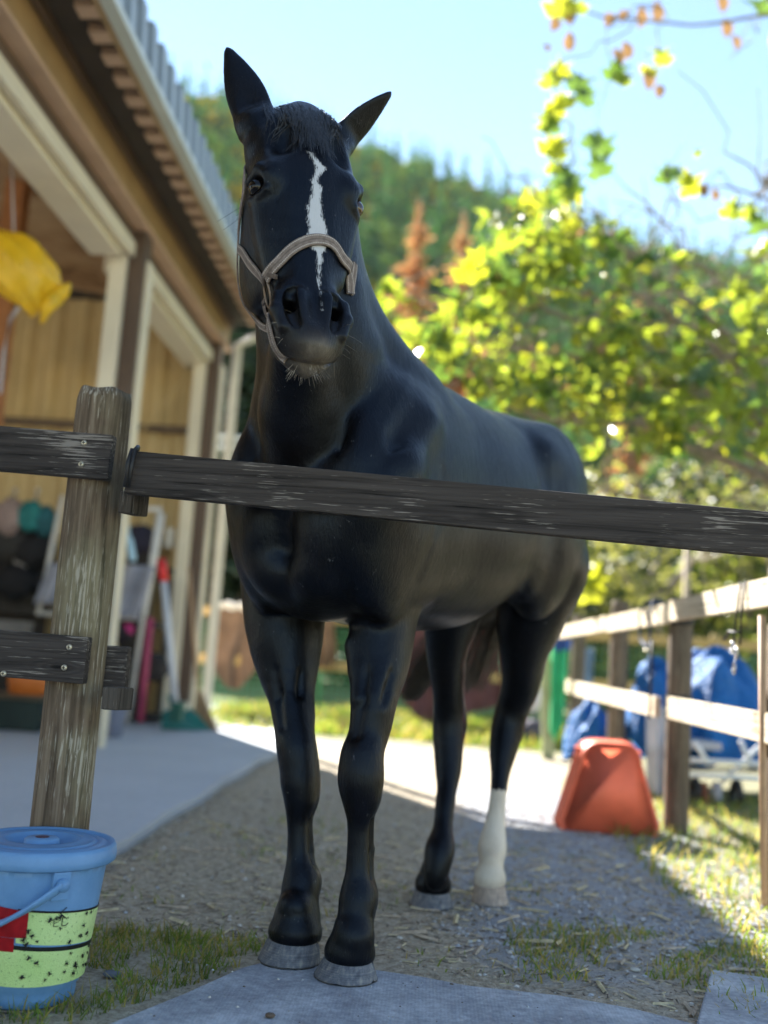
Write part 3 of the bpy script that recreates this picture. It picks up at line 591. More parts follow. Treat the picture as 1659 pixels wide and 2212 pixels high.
# bearers that carry the slip rail, angled off the post
def angled(name, x, y, w, h, dl, dr):
    """a short block whose corner edge faces the camera"""
    c = P(x, y, PY0-.09); cx_, cy_ = c[0], c[1]; z = c[2]
    V = []
    for zz in (z-h/2, z+h/2): V += [(cx_, cy_, zz), (cx_+dr[0], cy_+dr[1], zz), (cx_+dr[0]-dl[0]*-1, cy_+dr[1]+dl[1], zz), (cx_+dl[0], cy_+dl[1], zz)]
    V[2] = (V[1][0]+dl[0], V[1][1]+dl[1], V[2][2]); V[6] = (V[5][0]+dl[0], V[5][1]+dl[1], V[6][2])
    return MB().add(V, [(0, 3, 2, 1), (4, 5, 6, 7), (0, 1, 5, 4), (1, 2, 6, 5), (2, 3, 7, 6), (3, 0, 4, 7)]).build(name, W_block, fence, bevel=.004)
angled('rail_bearer', 288, 1085, .05, .052, (-.034, .0), (.022, .05)); angled('rail_bearer', 252, 1510, .05, .050, (-.034, .0), (.024, .045))
board('rail', P(205, 1448, PY0+.045), P(277, 1452, PY0+.045), .118, .036, W_rail, fence, bev=.006, label='short stub of lower rail right of the post')
# black hook strap over the end of the slip rail
m2 = MB(); pp = [P(276, 1052, yr-.034), P(283, 1010, yr-.036), P(292, 972, yr-.034), P(298, 966, yr-.01), P(296, 975, yr+.02)]
m2.tube(pp, .0055, 8); pp = [P(270, 1052, yr-.04), P(276, 1000, yr-.04), P(286, 970, yr-.03)]; m2.tube(pp, .005, 8); tag(m2.build('rail_hook', BLK, None, True), 'thin black hook looped over left end of slip rail', 'hook')
# ------------------------------------------------------------------ right hand fence, sunlit
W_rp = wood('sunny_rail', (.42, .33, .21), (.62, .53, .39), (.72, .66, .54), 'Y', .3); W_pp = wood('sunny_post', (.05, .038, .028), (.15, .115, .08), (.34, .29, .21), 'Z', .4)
rf = empty('wooden_fence', (1.1, 5, 0), label='sunlit fence of round posts and pale rails running back at right', cat='fence')
def rpost(x, y, r, zt, lb=None, mat=W_pp, name='post'):
    m2 = MB(); m2.lathe([(r, -.1), (r*1.02, .4), (r*.98, zt-.02), (r*.85, zt), (.001, zt+.004)], (x, y, 0), 20); return m2.build(name, mat, rf, True, label=lb)
XR = 1.09
tops = [XP(1659, 1284, XR), XP(1300, 1346, XR), XP(1196, 1370, XR)]; lows = [XP(1659, 1567, XR), XP(1400, 1517, XR), XP(1170, 1473, XR)]
zt_, zl_ = float(np.mean([q[2] for q in tops])), float(np.mean([q[2] for q in lows]))
for i, (vx, y0_, vt) in enumerate([(1660, 3.45, 1216), (1450, 4.88, 1310), (1334, 6.45, 1298), (1268, 8.2, 1331)]):
    q = P(vx, vt, y0_); rpost(XR+.075, y0_, .056, max(float(q[2]), zt_+.07), ['round fence post nearest the camera at right edge', 'round fence post behind the red tub', None, None][i])
def rail_px(va, vb, h, Ya=None, name='rail', **k): return board(name, va, vb, h, .03, W_rp, rf, **k)
def Z(y_, vx, vy): return float(P(vx, vy, y_)[2])
hT = .095
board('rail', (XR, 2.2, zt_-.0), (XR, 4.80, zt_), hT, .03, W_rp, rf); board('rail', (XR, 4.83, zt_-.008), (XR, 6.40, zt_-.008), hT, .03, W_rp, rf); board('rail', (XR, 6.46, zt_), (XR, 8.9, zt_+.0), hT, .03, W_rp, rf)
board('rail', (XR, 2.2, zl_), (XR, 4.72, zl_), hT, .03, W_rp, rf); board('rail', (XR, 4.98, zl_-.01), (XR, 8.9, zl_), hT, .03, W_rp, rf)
board('post', P(1184, 1646, 8.1), P(1180, 1400, 8.1), .09, .05, plain('pale_stake', (.34, .36, .20), .8, .2, 9, .1), rf)
# straps wound round the second post
for z_ in (zt_, zl_): MB().lathe([(.061, z_-.055), (.0625, z_-.05), (.0625, z_+.05), (.061, z_+.055)], (XR+.075, 4.88, 0), 24).build('strap', BLK, rf, True)
# headcollars hung on the rail
NAVY = plain('navy_webbing', (.015, .03, .075), .7, .3, 60, .2)
hl = empty('headcollar', (XR-.02, 5.2, zt_), label='navy blue halter hung over the top rail by second post', cat='halter')
q0 = [Vector((XR-.03, 5.22, zt_+.06)), Vector((XR-.045, 5.25, zt_-.0)), Vector((XR-.04, 5.24, zt_-.12)), Vector((XR-.03, 5.15, zt_-.16)), Vector((XR-.035, 5.02, zt_-.14)), Vector((XR-.04, 5.0, zt_)), Vector((XR-.03, 5.02, zt_+.06)), Vector((XR+.03, 5.06, zt_+.065)), Vector((XR+.03, 5.18, zt_+.065)), Vector((XR-.03, 5.22, zt_+.06))]
MB().tube(q0, .012, 8, flat=.5).build('webbing', NAVY, hl, True); MB().tube([(XR-.03, 5.0, zt_-.13), (XR-.035, 4.98, zt_-.28), (XR-.03, 5.0, zt_-.50)], .007, 6).build('lead_strap', BLK, hl, True)
m2 = MB(); m2.tube([(XR-.04+.02*math.cos(a), 5.02+.02*math.sin(a), zt_-.18) for a in np.linspace(0, 6.28, 12)], .004, 6); m2.build('buckle', SCREW, hl, True)
hk = empty('snap_hooks', (XR-.03, 3.62, zt_), label='black clip straps dangling from top rail beside nearest right post', cat='clips')
for dy in (-.02, .03): MB().tube([(XR-.02, 3.6+dy, zt_+.05), (XR-.03, 3.6+dy, zt_-.06), (XR-.03, 3.62+dy*1.5, zt_-.17)], .0045, 6).build('strap', BLK, hk, True)
MB().tube([(XR-.03, 3.58, zt_-.13), (XR-.035, 3.70, zt_-.12), (XR-.035, 3.76, zt_-.15)], .008, 6, flat=.5).build('strap', BLK, hk, True)
m2 = MB()
for dy, dz in ((0, -.2), (.05, -.18), (.02, -.25)): m2.tube([(XR-.04, 3.6+dy+.012*math.cos(a), zt_+dz+.02*math.sin(a)) for a in np.linspace(0, 6.28, 12)], .0035, 6)
m2.build('clip', plain('steel', (.6, .6, .6), .25, .1, 30, 0, metal=1.0), hk, True)
# ------------------------------------------------------------------ far fence with rugs
W_far = wood('far_rail', (.30, .20, .08), (.50, .36, .15), (.6, .5, .3), 'X', .2)
ff = empty('wooden_fence', (-1, 10.6, 0), label='far yellow timber fence with horse rugs hung on it', cat='fence'); YF = 10.6
zt2, zl2 = Z(YF, 700, 1335), Z(YF, 700, 1438)
for x in (-2.75, -1.35, .1, 1.5, 2.9, 4.4): MB().lathe([(.055, -.1), (.055, zt2+.05), (.04, zt2+.09), (.001, zt2+.09)], (x, YF+.06, 0), 14).build('post', W_far, ff, True)
for z_ in (zt2, zl2):
    for xa, xb in ((-2.9, -.65), (-.62, 1.9), (1.95, 4.6)): board('rail', (xa, YF, z_+.01*math.sin(xa*3)), (xb, YF, z_), .10, .035, W_far, ff)
def rug(x0, x1, zb, col, label, seed, ruff=True):
    q = random.Random(seed); root = empty('horse_rug', ((x0+x1)/2, YF, zt2), label=label, cat='rug', group='horse rugs airing on the far fence')
    nx, nzz = 26, 22; V = []
    for j in range(nzz+1):
        s_ = j/nzz
        for i in range(nx+1):
            u = i/nx; x = x0+(x1-x0)*u+.03*math.sin(s_*5+seed); d = zt2-zb; cut = 1-.25*(2*u-1)**2*(1 if seed % 2 else .4)-.07*math.sin(u*7+seed)
            z = zt2+.055-d*s_*cut; yy = YF-.045-.045*math.sin(u*13+s_*3+seed)*s_-.03*math.sin(u*29+seed)*s_; V.append((x, yy, z))
    for i in range(nx+1): V.append((x0+(x1-x0)*i/nx, YF+.04, zt2+.05))
    F = [(j*(nx+1)+i, j*(nx+1)+i+1, (j+1)*(nx+1)+i+1, (j+1)*(nx+1)+i) for j in range(nzz) for i in range(nx)]; b0 = (nzz+1)*(nx+1); F += [(i, b0+i, b0+i+1, i+1) for i in range(nx)]
    link('cloth', mesh_from(V, F), plain('rug_%d' % seed, col, .9, .3, 5, .3, bscale=9), root, True)
    if ruff:
        m2 = MB(); m2.tube([(x0+(x1-x0)*k/14, YF-.05, zt2+.06+.012*math.sin(k*2)) for k in range(15)], [.035+.008*math.sin(k*1.7) for k in range(15)], 8); m2.build('fleece_trim', plain('fleece_%d' % seed, (.75, .74, .72), .95, .1, 30, .4), root, True)
    return root
rug(float(P(450, 1400, YF)[0]), float(P(575, 1400, YF)[0]), Z(YF, 510, 1490), (.17, .115, .09), 'brown horse rug left of the front legs', 1)
rug(float(P(660, 1400, YF)[0]), float(P(724, 1400, YF)[0]), Z(YF, 700, 1460), (.22, .14, .09), 'narrow tan rug between the front legs', 4, False)
rug(float(P(860, 1400, YF)[0]), float(P(1088, 1400, YF)[0]), Z(YF, 960, 1570), (.13, .055, .06), 'maroon horse rug between the hind legs', 3)
mb = MB(); YM = 11.3; GN = plain('green_wire', (.07, .30, .17), .6, .15, 4, 0)
for i in range(130): x = -3.2+i*.062; mb.box((x, YM, 0), (x+.007, YM+.007, .95))
for i in range(16): mb.box((-3.2, YM+.008, .03+i*.062), (4.9, YM+.014, .037+i*.062))
mf = empty('mesh_fence', (0, YM, 0), label='green wire mesh panel fence behind the far timber fence', cat='fence'); mb.build('wire_mesh', GN, mf, kind='stuff')
for x in (-3.2, -1.2, .8, 2.8, 4.9): MB().tube([(x, YM+.03, 0), (x, YM+.03, 1.0)], .02, 8).build('post', GN, mf, True)
# utility wires low behind the stable corner
WH = plain('pale_wire', (.6, .62, .6), .5, .05, 3, 0); pr = empty('pipe_rail', (-3, 16, 0), label='thin pale double rail behind the stable corner', cat='rail')
for vy in (947, 968): a = P(380, vy-6, 16); b = P(640, vy+6, 16); MB().tube([a, b], .035, 6).build('bar', WH, pr, True)
for vx in (400, 620): a = P(vx, 940, 16.05); MB().tube([(a[0], 16.05, 0), a], .03, 6).build('upright', WH, pr, True)
# ------------------------------------------------------------------ blue bucket with fly paper
t = NT('blue_plastic', .42, .45); v = t.coords('Object'); f = t.noise(v, 14, 5, .7); d = t.noise(v, 160, 3, .6)
c = t.ramp(f, [(.3, (.115, .26, .48)), (.7, (.16, .33, .58))]); c = t.mix(t.ramp(d, [(.66, (0, 0, 0)), (.74, (.45, .45, .45))]), c, (.30, .38, .45)); t.color(c); t.bump(f, .1, .003); BLUE = t.m
t.L(t.ramp(f, [(.3, (.36, .36, .36)), (.7, (.55, .55, .55))]), t.b.inputs['Roughness'])
bc = G(72, 2165-18); BX, BY = float(bc[0])-.012, 2.115
bk = empty('bucket', (BX, BY, 0), label='pale blue lidded bucket wrapped in green sticky fly paper', cat='bucket')
HB = .288
def brad(z): return .104+.031*(z/HB)
prof = [(.0, .002), (.092, .002), (.094, .004), (.096, .018), (.095, .026), (.100, .034), (.1065, .048)]+[(brad(z), z) for z in (.07, .1, .15, .2, .25, .29, HB-.018)]+[(.139, HB-.018), (.140, HB-.006), (.136, HB-.002)]
mb = MB(); mb.lathe(prof, (BX, BY, 0), 72); mb.build('body', BLUE, bk, True, bevel=0)
lid = [(.145, HB-.022), (.149, HB-.019), (.1505, HB-.008), (.1485, HB+.006), (.144, HB+.014), (.138, HB+.013), (.134, HB+.008), (.122, HB+.012), (.115, HB+.014), (.112, HB+.0115), (.106, HB+.0125), (.103, HB+.016), (.099, HB+.0135), (.080, HB+.016), (.072, HB+.017), (.066, HB+.006), (.045, HB-.002), (.036, HB-.002), (.035, HB+.014), (.030, HB+.018), (.0, HB+.0185)]
mb = MB(); mb.lathe([(.142, HB-.020)]+lid, (BX, BY, 0), 72); LID = mb.build('lid', BLUE, bk, True)
q = MB(); q.lathe([(.0, HB+.0192), (.014, HB+.0190), (.014, HB+.0186)], (BX, BY, 0), 16); q.build('lid_badge', plain('badge', (.10, .06, .09), .5, .5, 300, 0), LID)
# lug and bail handle; lug sits on the camera-right front of the wall
def bp(ang, z, r=0.0): rr = brad(z)+r; return Vector((BX+rr*math.cos(ang), BY+rr*math.sin(ang), z))
aL = math.radians(-52); tL = Vector((-math.sin(aL), math.cos(aL), 0)); nL = Vector((math.cos(aL), math.sin(aL), 0))
def lugbox(z0, z1, w, d0, d1):
    V = []
    for zz in (z0, z1):
        c = Vector((BX, BY, zz))+nL*(brad(zz)); V += [c+nL*d0-tL*w, c+nL*d0+tL*w, c+nL*d1+tL*w, c+nL*d1-tL*w]
    return MB().add(V, [(0, 3, 2, 1), (4, 5, 6, 7), (0, 1, 5, 4), (1, 2, 6, 5), (2, 3, 7, 6), (3, 0, 4, 7)])
lugbox(HB-.075, HB-.022, .017, -.004, .013).build('handle_lug', BLUE, bk, bevel=.002)
piv = Vector((BX, BY, HB-.045))+nL*(brad(HB-.04)+.020)
opp = Vector((BX, BY, HB-.045))-nL*(brad(HB-.04)+.020)
ctr = (piv+opp)/2; R_ = (piv-opp).length/2; hang = (Vector((-.80, -.42, 0)).normalized()); ax_ = (piv-ctr).normalized(); hang = (hang-ax_*hang.dot(ax_)).normalized(); low = (hang*.86+Vector((0, 0, -.62))).normalized()
pts = [ctr+ax_*R_*math.cos(a)+low*R_*1.16*math.sin(a) for a in np.linspace(0, math.pi, 40)]
m2 = MB(); m2.tube(pts, .0125, 10, flat=.42, up=tuple(low)); HNDL = m2.build('handle', BLUE, bk, True)
m2 = MB(); m2.tube([piv-nL*.010, piv+nL*.006], .012, 14); m2.build('handle_pivot', BLUE, HNDL, True)
# fly paper: a skin just proud of the wall, edges rising to the right as worn
t = NT('fly_paper', .35, .5); v = t.coords('Object'); sp = t.noise(v, 150, 3, .6); sp2 = t.noise(v, 420, 2, .5); big = t.noise(v, 9, 3, .5)
vo = t.n('ShaderNodeTexVoronoi'); vo.inputs['Scale'].default_value = 210; t.L(v, vo.inputs['Vector'])
c = t.ramp(big, [(.3, (.50, .72, .26)), (.7, (.62, .80, .36))]); c = t.mix(t.ramp(sp, [(.62, (0, 0, 0)), (.68, (.8, .8, .8))]), c, (.12, .28, .09)); c = t.mix(t.ramp(vo.outputs['Distance'], [(.10, (.5, .5, .5)), (.16, (0, 0, 0))]), c, (.16, .30, .10))
t.color(c); t.bump(t.math('ADD', sp, sp2), .5, .003); FLYP = t.m
BLKP = plain('black_print', (.01, .012, .01), .4, .2, 40, 0); REDP = NT('red_label', .35, .4); v = REDP.coords('Object'); REDP.color(REDP.ramp(REDP.noise(v, 25, 2), [(.4, (.28, .005, .01)), (.6, (.42, .01, .015))])); REDP = REDP.m
def patch(name, a0, a1, zlo, zhi, lift, mat, n=40, m=8, parent=bk, **k):
    V = []; 
    for j in range(m+1):
        for i in range(n+1):
            u = i/n; z = zlo(u)+(zhi(u)-zlo(u))*j/m; V.append(bp(a0+(a1-a0)*u, z, lift))
    F = [(j*(n+1)+i, j*(n+1)+i+1, (j+1)*(n+1)+i+1, (j+1)*(n+1)+i) for j in range(m) for i in range(n)]
    return link(name, mesh_from(V, F), mat, parent, True)
def ang_of(vx, vy):
    """angle on the wall facing a pixel"""
    best = None
    for a in np.linspace(-math.pi, .6, 600):
        q = bp(a, .18); d_ = RC.T@(np.array(q)-CAMP); x = 829.5+F_PX*d_[0]/d_[2]
        if (q-Vector((BX, BY, .18))).dot(Vector((-BX, -BY, 0))) > 0 or True:
            e_ = abs(x-vx)+(50 if math.sin(a) > .2 else 0)
            if best is None or e_ < best[0]: best = (e_, a)
    return best[1]
aA, aE = ang_of(38, 1950), math.radians(25)
top = lambda u: .192-.020*u; mid = lambda u: .128-.022*u; bot = lambda u: .050-.004*u
patch('fly_paper', aA, aE, lambda u: mid(u)+.004, top, .0012, FLYP); patch('fly_paper', aA-.5, aE, bot, lambda u: mid(u)-.004, .0012, FLYP)
patch('black_stripe', aA-.5, aE, lambda u: mid(u)-.004, lambda u: mid(u)+.004, .0016, BLKP, m=1); patch('black_stripe', aA, aE, top, lambda u: top(u)+.004, .0016, BLKP, m=1)
patch('red_label', aA-1.0, aA+.16, lambda u: .142-.0*u, lambda u: .208-.016*u, .0030, REDP, 16)
patch('red_label', aA-1.0, aA-.02, lambda u: .115+.0*u, lambda u: .141, .0022, REDP, 16)
# printed characters on the paper
def cv(txt, size, a, z, mat, name='lettering', thick=.0):
    cu = bpy.data.curves.new('lettering', 'FONT'); cu.body = txt; cu.size = size; cu.align_x = 'CENTER'; cu.align_y = 'CENTER'; tmp = bpy.data.objects.new('tmp', cu); COL.objects.link(tmp)
    bpy.context.view_layer.update(); me = bpy.data.meshes.new_from_object(tmp.evaluated_get(bpy.context.evaluated_depsgraph_get())); bpy.data.objects.remove(tmp)
    for v_ in me.vertices: v_.co = bp(a+v_.co.x/brad(z), z+v_.co.y, .0034)
    return link(name, me, mat, bk)
for tx, sz, vx, z_ in (('く', .026, 135, .184), ('じ', .022, 140, .168), ('ビ', .016, 122, .166)):
    cv(tx, sz, ang_of(vx, 1960), z_, BLKP)
# stuck flies
def fly(a, z, s, rot):
    m2 = MB(); c = bp(a, z, .003); nn = Vector((math.cos(a), math.sin(a), 0)); tt = Vector((-math.sin(a), math.cos(a), 0)); uu = tt*math.sin(rot)+Vector((0, 0, 1))*math.cos(rot); ss = nn.cross(uu)
    m2.tube([c-uu*s, c-uu*.4*s, c+uu*.2*s, c+uu*.8*s], [.1*s, .42*s, .38*s, .2*s], 6)
    for k in range(6):
        sd_ = 1 if k % 2 else -1; f_ = (k//2-1)*.7; m2.tube([c+uu*f_*.3*s, c+ss*sd_*.8*s+uu*f_*.8*s+nn*.3*s, c+ss*sd_*1.3*s+uu*f_*1.4*s], .05*s, 3)
    for sd_ in (-1, 1): m2.add([c+nn*.3*s, c+ss*sd_*.3*s-uu*.6*s+nn*.35*s, c+ss*sd_*.7*s-uu*1.3*s+nn*.3*s, c+ss*sd_*.75*s-uu*.6*s+nn*.3*s], [(0, 1, 2, 3)])
    return m2
fr_ = random.Random(9)
for i in range(34):
    a = aA+.1+(aE-aA-.35)*fr_.random()**.8; z = .060+.120*fr_.random()
    if abs(z-.118) < .012: z += .02
    tag(fly(a, z, fr_.uniform(.0028, .0058), fr_.uniform(0, 6.28)).build('fly', BLKP, None), 'black fly stuck to the green paper on the bucket', 'fly', 'flies stuck on the bucket')
# ------------------------------------------------------------------ red tub leaning on the second right post
RED = plain('red_plastic', (.84, .165, .085), .6, .18, 6, .08); RED.node_tree.nodes['Principled BSDF'].inputs['Roughness'].default_value = .55
tub = empty('plastic_tub', (.85, 4.75, 0), label='faded red plastic tub stood on edge against a fence post', cat='tub')
cb = [P(1217, 1795, 4.72), P(1412, 1800, 4.72)]
x0_, x1_ = float(cb[0][0]), float(cb[1][0]); H_ = float(P(1310, 1601, 4.72)[2]); W_ = (x1_-x0_)*.88
def tubring(inset, y, rr, top_in):
    pts = []
    w0, w1 = W_/2-inset, W_/2-inset-top_in; cx_ = (x0_+x1_)/2; z0_, z1_ = .005+inset*.6, H_-inset*.6
    def arc(cx2, cz2, a0, a1): return [(cx2+rr*math.cos(a), cz2+rr*math.sin(a)) for a in np.linspace(a0, a1, 8)]
    pp = arc(w0-rr*.4, z0_+rr*.4, -math.pi/2, 0)+arc(w1-rr, z1_-rr, 0, math.pi/2)+arc(-w1+rr, z1_-rr, math.pi/2, math.pi)+arc(-w0+rr*.4, z0_+rr*.4, math.pi, 3*math.pi/2)
    pp2 = []
    for i, (a, b) in enumerate(pp): pp2.append((cx_+a, y+.0, max(b, .002)))
    return pp2
rings = [tubring(.020, 4.70, .075, .036), tubring(.012, 4.695, .085, .034), tubring(.006, 4.705, .09, .032), tubring(.003, 4.80, .085, .030), tubring(.0, 4.82, .085, .03), tubring(-.006, 4.822, .085, .03), tubring(-.006, 4.835, .085, .03)]
V = [p for r_1 in rings for p in r_1]; n = len(rings[0]); F = [(j*n+i, j*n+(i+1) % n, (j+1)*n+(i+1) % n, (j+1)*n+i) for j in range(len(rings)-1) for i in range(n)]+[tuple(range(n))]
link('shell', mesh_from(V, F), RED, tub, True)
for sg in (-1, 1):
    for k in range(9):
        z = .06+k*.036; w = W_/2-.008-.04*z/H_; xx = (x0_+x1_)/2+sg*w; MB().box((xx-.012, 4.76, z), (xx+.012, 4.86, z+.014)).build('rib', RED, tub, bevel=.004)
# ------------------------------------------------------------------ blue tarpaulin over a machine, white frame trolley
t = NT('blue_tarp', .6, .3); v = t.coords('Object'); f = t.noise(v, 5, 5, .6); t.color(t.ramp(f, [(.3, (.01, .10, .33)), (.7, (.02, .16, .45))])); t.bump(t.math('ADD', f, t.math('MULTIPLY', t.noise(v, 14, 4, .7), .5)), 1.0, .09); TARP = t.m
def drape(name, c, rx, rz, ry, seed, label, arch=False):
    q = np.random.default_rng(seed); nu, nv = 60, 30; V = []
    for j in range(nv+1):
        for i in range(nu+1):
            u = 2*math.pi*i/nu; s_ = j/nv; a = s_*math.pi/2; fold = 1+.10*math.sin(u*7+seed)*s_+.08*math.sin(u*15+seed*2+3*s_)*s_+.05*math.sin(u*27+s_*11)*s_
            V.append((c[0]+rx*math.sin(a)**.8*math.cos(u)*fold, c[1]+ry*math.sin(a)**.8*math.sin(u)*fold, c[2]+rz*math.cos(a)**1.1*(1+.08*math.sin(u*3+seed))+.03*math.sin(u*5+s_*9)))
    F = [(j*(nu+1)+i, j*(nu+1)+i+1, (j+1)*(nu+1)+i+1, (j+1)*(nu+1)+i) for j in range(nv) for i in range(nu)]
    return link(name, mesh_from(V, F), TARP, None, True, label=label, cat='tarpaulin')
def at(vx, vy, Y): return P(vx, vy, Y)
a = at(1530, 1640, 6.7); drape('tarpaulin', (a[0], 6.7, a[2]), .40, float(at(1530, 1420, 6.7)[2]-a[2]), .45, 1, 'large bright blue tarpaulin thrown over a machine behind the right fence')
a = at(1405, 1610, 6.6); drape('tarpaulin', (a[0], 6.6, a[2]), .16, float(at(1405, 1435, 6.6)[2]-a[2]), .3, 2, 'blue tarpaulin fold left of the second right post')
a = at(1275, 1640, 6.9); drape('tarpaulin', (a[0], 6.9, a[2]), .16, float(at(1275, 1525, 6.9)[2]-a[2]), .25, 5, 'small low heap of dark blue tarpaulin behind the red tub')
GT = plain('grey_cover', (.42, .42, .45), .8, .15, 6, .2)
tro = empty('trolley', (1.95, 6.0, 0), label='white metal frame trolley standing behind the right fence', cat='trolley'); WM = plain('white_metal', (.72, .73, .72), .35, .1, 10, 0)
def pb(p, q, r=.014, nm='bar', m=WM): return MB().tube([p, q], r, 8).build(nm, m, tro, True)
ya = 5.9
for (p, q) in [((1465, 1640), (1640, 1650)), ((1465, 1672), (1640, 1682)), ((1560, 1690), (1640, 1612)), ((1500, 1600), (1530, 1650)), ((1600, 1600), (1620, 1650))]: pb(at(*p, ya), at(*q, ya))
pb(at(1470, 1660, ya+.5), at(1640, 1665, ya+.5)); 
for vx in (1475, 1635): pb(at(vx, 1655, ya), at(vx, 1658, ya+.5))
MB().box(tuple(at(1470, 1612, ya+.1)-np.array([0, 0, .01])), tuple(at(1560, 1606, ya+.1)+np.array([.0, .35, .0]))).build('tray', GT, tro, bevel=.003)
pb(at(1520, 1690, ya+.1), at(1528, 1760, ya+.1), .02, 'leg', plain('rust', (.22, .08, .04), .8, .3, 20, .2)); pb(at(1548, 1690, ya+.2), at(1550, 1745, ya+.2), .03, 'leg', GT)
for vx in (1500, 1590):
    c = at(vx, 1740, ya+.15); m2 = MB(); m2.tube([(c[0]+.0, c[1]+.075*math.cos(a), max(.02, c[2])+.075*math.sin(a)+.04) for a in np.linspace(0, 6.283, 18)], .02, 8); m2.build('wheel', BLK, tro, True)
# green and blue cloths hung on the far end of the right fence, and a pale sack
def cloth(name, x, y, w, ztop_, h, col, label, seed):
    V = []; nx, nz2 = 14, 14
    for j in range(nz2+1):
        for i in range(nx+1): u = i/nx; s_ = j/nz2; V.append((x+w*(u-.5)*(1-.25*s_), y-.03+.025*math.sin(u*11+seed), ztop_-h*s_*(1-.1*math.sin(u*5+seed))))
    o = link(name, mesh_from(V, [(j*(nx+1)+i, j*(nx+1)+i+1, (j+1)*(nx+1)+i+1, (j+1)*(nx+1)+i) for j in range(nz2) for i in range(nx)]), plain('cloth_%d' % seed, col, .8, .25, 9, .2), None, True, label=label, cat='cloth'); md = o.modifiers.new('thick', 'SOLIDIFY'); md.thickness = .012; return o
a = at(1209, 1388, 8.0); cloth('hanging_cloth', float(a[0]), 8.0, .11, float(a[2]), .68, (.03, .36, .14), 'long bright green cloth hanging at far end of right fence', 3)
a = at(1215, 1380, 7.95); cloth('hanging_cloth', float(a[0]), 7.93, .15, float(a[2]), .09, (.03, .08, .25), 'navy cloth draped above the green one', 4)
a = at(1268, 1400, 8.6); cloth('hanging_cloth', float(a[0]), 8.6, .10, float(a[2]), .75, (.16, .25, .36), 'grey blue cloth behind the fourth right fence post', 6)
a = at(1425, 1600, 6.2); cloth('hanging_cloth', float(a[0]), 6.2, .18, float(a[2])+.2, .55, (.40, .40, .44), 'grey sheet hanging between tub and second post', 7)
def lump(name, c, r, col, label, cat, seed=1, sq=(1, 1, 1)):
    V, F = blob(3, seed, sq, .10); me = raw_mesh(name, V*r+np.array(c), F); return link(name, me, plain(name+str(seed), col, .8, .25, 9, .2), None, True, label=label, cat=cat)
a = at(1150, 1510, 9.4); lump('sack', (a[0], 9.4, a[2]+.02), .11, (.62, .58, .66), 'pale lilac sack beyond the right hind leg', 'sack', 4, (.7, .7, 1.3)); a = at(1150, 1585, 9.4); lump('sack', (a[0], 9.4, .12), .14, (.10, .09, .12), 'dark sack under the pale lilac one', 'sack', 5, (.9, .7, .8))
a = P(1655, 1400, 3.3); m2 = MB(); m2.tube([P(1652, 1955, 3.36), P(1648, 1700, 3.38), P(1646, 1330, 3.4)], .012, 8); tag(m2.build('bamboo_pole', plain('bamboo', (.45, .28, .16), .6, .2, 15, .1), None, True), 'thin reddish pole leaning on the nearest right fence post', 'pole')
a = at(1487, 1100, 9.5); MB().tube([(a[0], 9.5, 0), (a[0], 9.5, float(at(1487, 1180, 9.5)[2]))], .03, 8).build('stake', plain('stake', (.45, .36, .28), .8, .1, 9, 0), None, True, label='thin pale stake rising behind the right hand fence', cat='stake')
# ------------------------------------------------------------------ things inside the stable
YI = 8.3
def pxbox(name, x0, y0, x1, y1, Y, dep, mat, parent=None, bev=.01, **k):
    a = P(x0, y1, Y); b = P(x1, y0, Y); return MB().box((a[0], Y, max(a[2], .013)), (b[0], Y+dep, b[2])).build(name, mat, parent, bevel=bev, **k)
bag = empty('hanging_bag', tuple(P(60, 500, 5.4)), label='crumpled yellow bag hanging under the stable roof', cat='bag')
YL = leafmat('yellow_film', (.85, .58, .02), (1.2, 1.0, .6), .35, .18, 5, .3, .6)
V, F = blob(4, 3, (1, .8, 1), .0); rr = np.linalg.norm(V, axis=1); c = P(38, 582, 5.4); sx = .25; sz = .20
fo = .05*np.sin(V[:, 0]*9+V[:, 2]*6)+.04*np.sin(V[:, 1]*17+V[:, 0]*5)+.03*np.sin(V[:, 2]*15+V[:, 0]*9); Vb = V*(1+fo)[:, None]; tail = np.clip(-V[:, 2]-.45, 0, 1); 
Vb = np.column_stack([c[0]+Vb[:, 0]*sx*(1-tail*.9)+.16*tail, c[1]+Vb[:, 1]*.2, c[2]+Vb[:, 2]*sz-V[:, 0]*.07-tail*.10]); link('film', raw_mesh('film', Vb, F), YL, bag, True)
m2 = MB(); m2.tube([P(120, 640, 5.38), P(100, 670, 5.38), P(90, 698, 5.38)], [.055, .03, .012], 10); m2.tube([P(110, 650, 5.38), P(140, 628, 5.38), P(152, 612, 5.38)], [.05, .035, .01], 10); m2.build('gathered_end', YL, bag, True)
m2 = MB(); m2.tube([P(30, 520, 5.4), P(25, 330, 5.4)], .006, 6); m2.build('cord', GT, bag, True)
m2 = MB(); m2.tube([P(45, 655, 6), P(22, 690, 6), P(8, 760, 6), P(0, 850, 6)], .012, 8); tag(m2.build('hose', GT, None, True), 'pale hose hanging below the yellow bag', 'hose')
GCL = plain('grey_cloth', (.30, .31, .36), .9, .2, 6, .2); WR = plain('white_rack', (.62, .60, .56), .4, .1, 8, 0)
rk = empty('saddle_rack', tuple(P(300, 1580, YI)), label='white metal folding rack with grey cloth inside the stable', cat='rack')
def rb(p, q, Y1, Y2, nm='leg', r=.02): return MB().tube([P(*p, Y1), P(*q, Y2)], r, 8).build(nm, WR, rk, True)
rb((345, 1095), (275, 1562), YI, YI); rb((290, 1098), (345, 1100), YI, YI, 'crossbar'); rb((135, 1070), (82, 1330), YI, YI, 'upright'); rb((300, 1335), (90, 1325), YI, YI, 'crossbar'); rb((352, 1110), (312, 1330), YI+.1, YI+.1, 'upright')
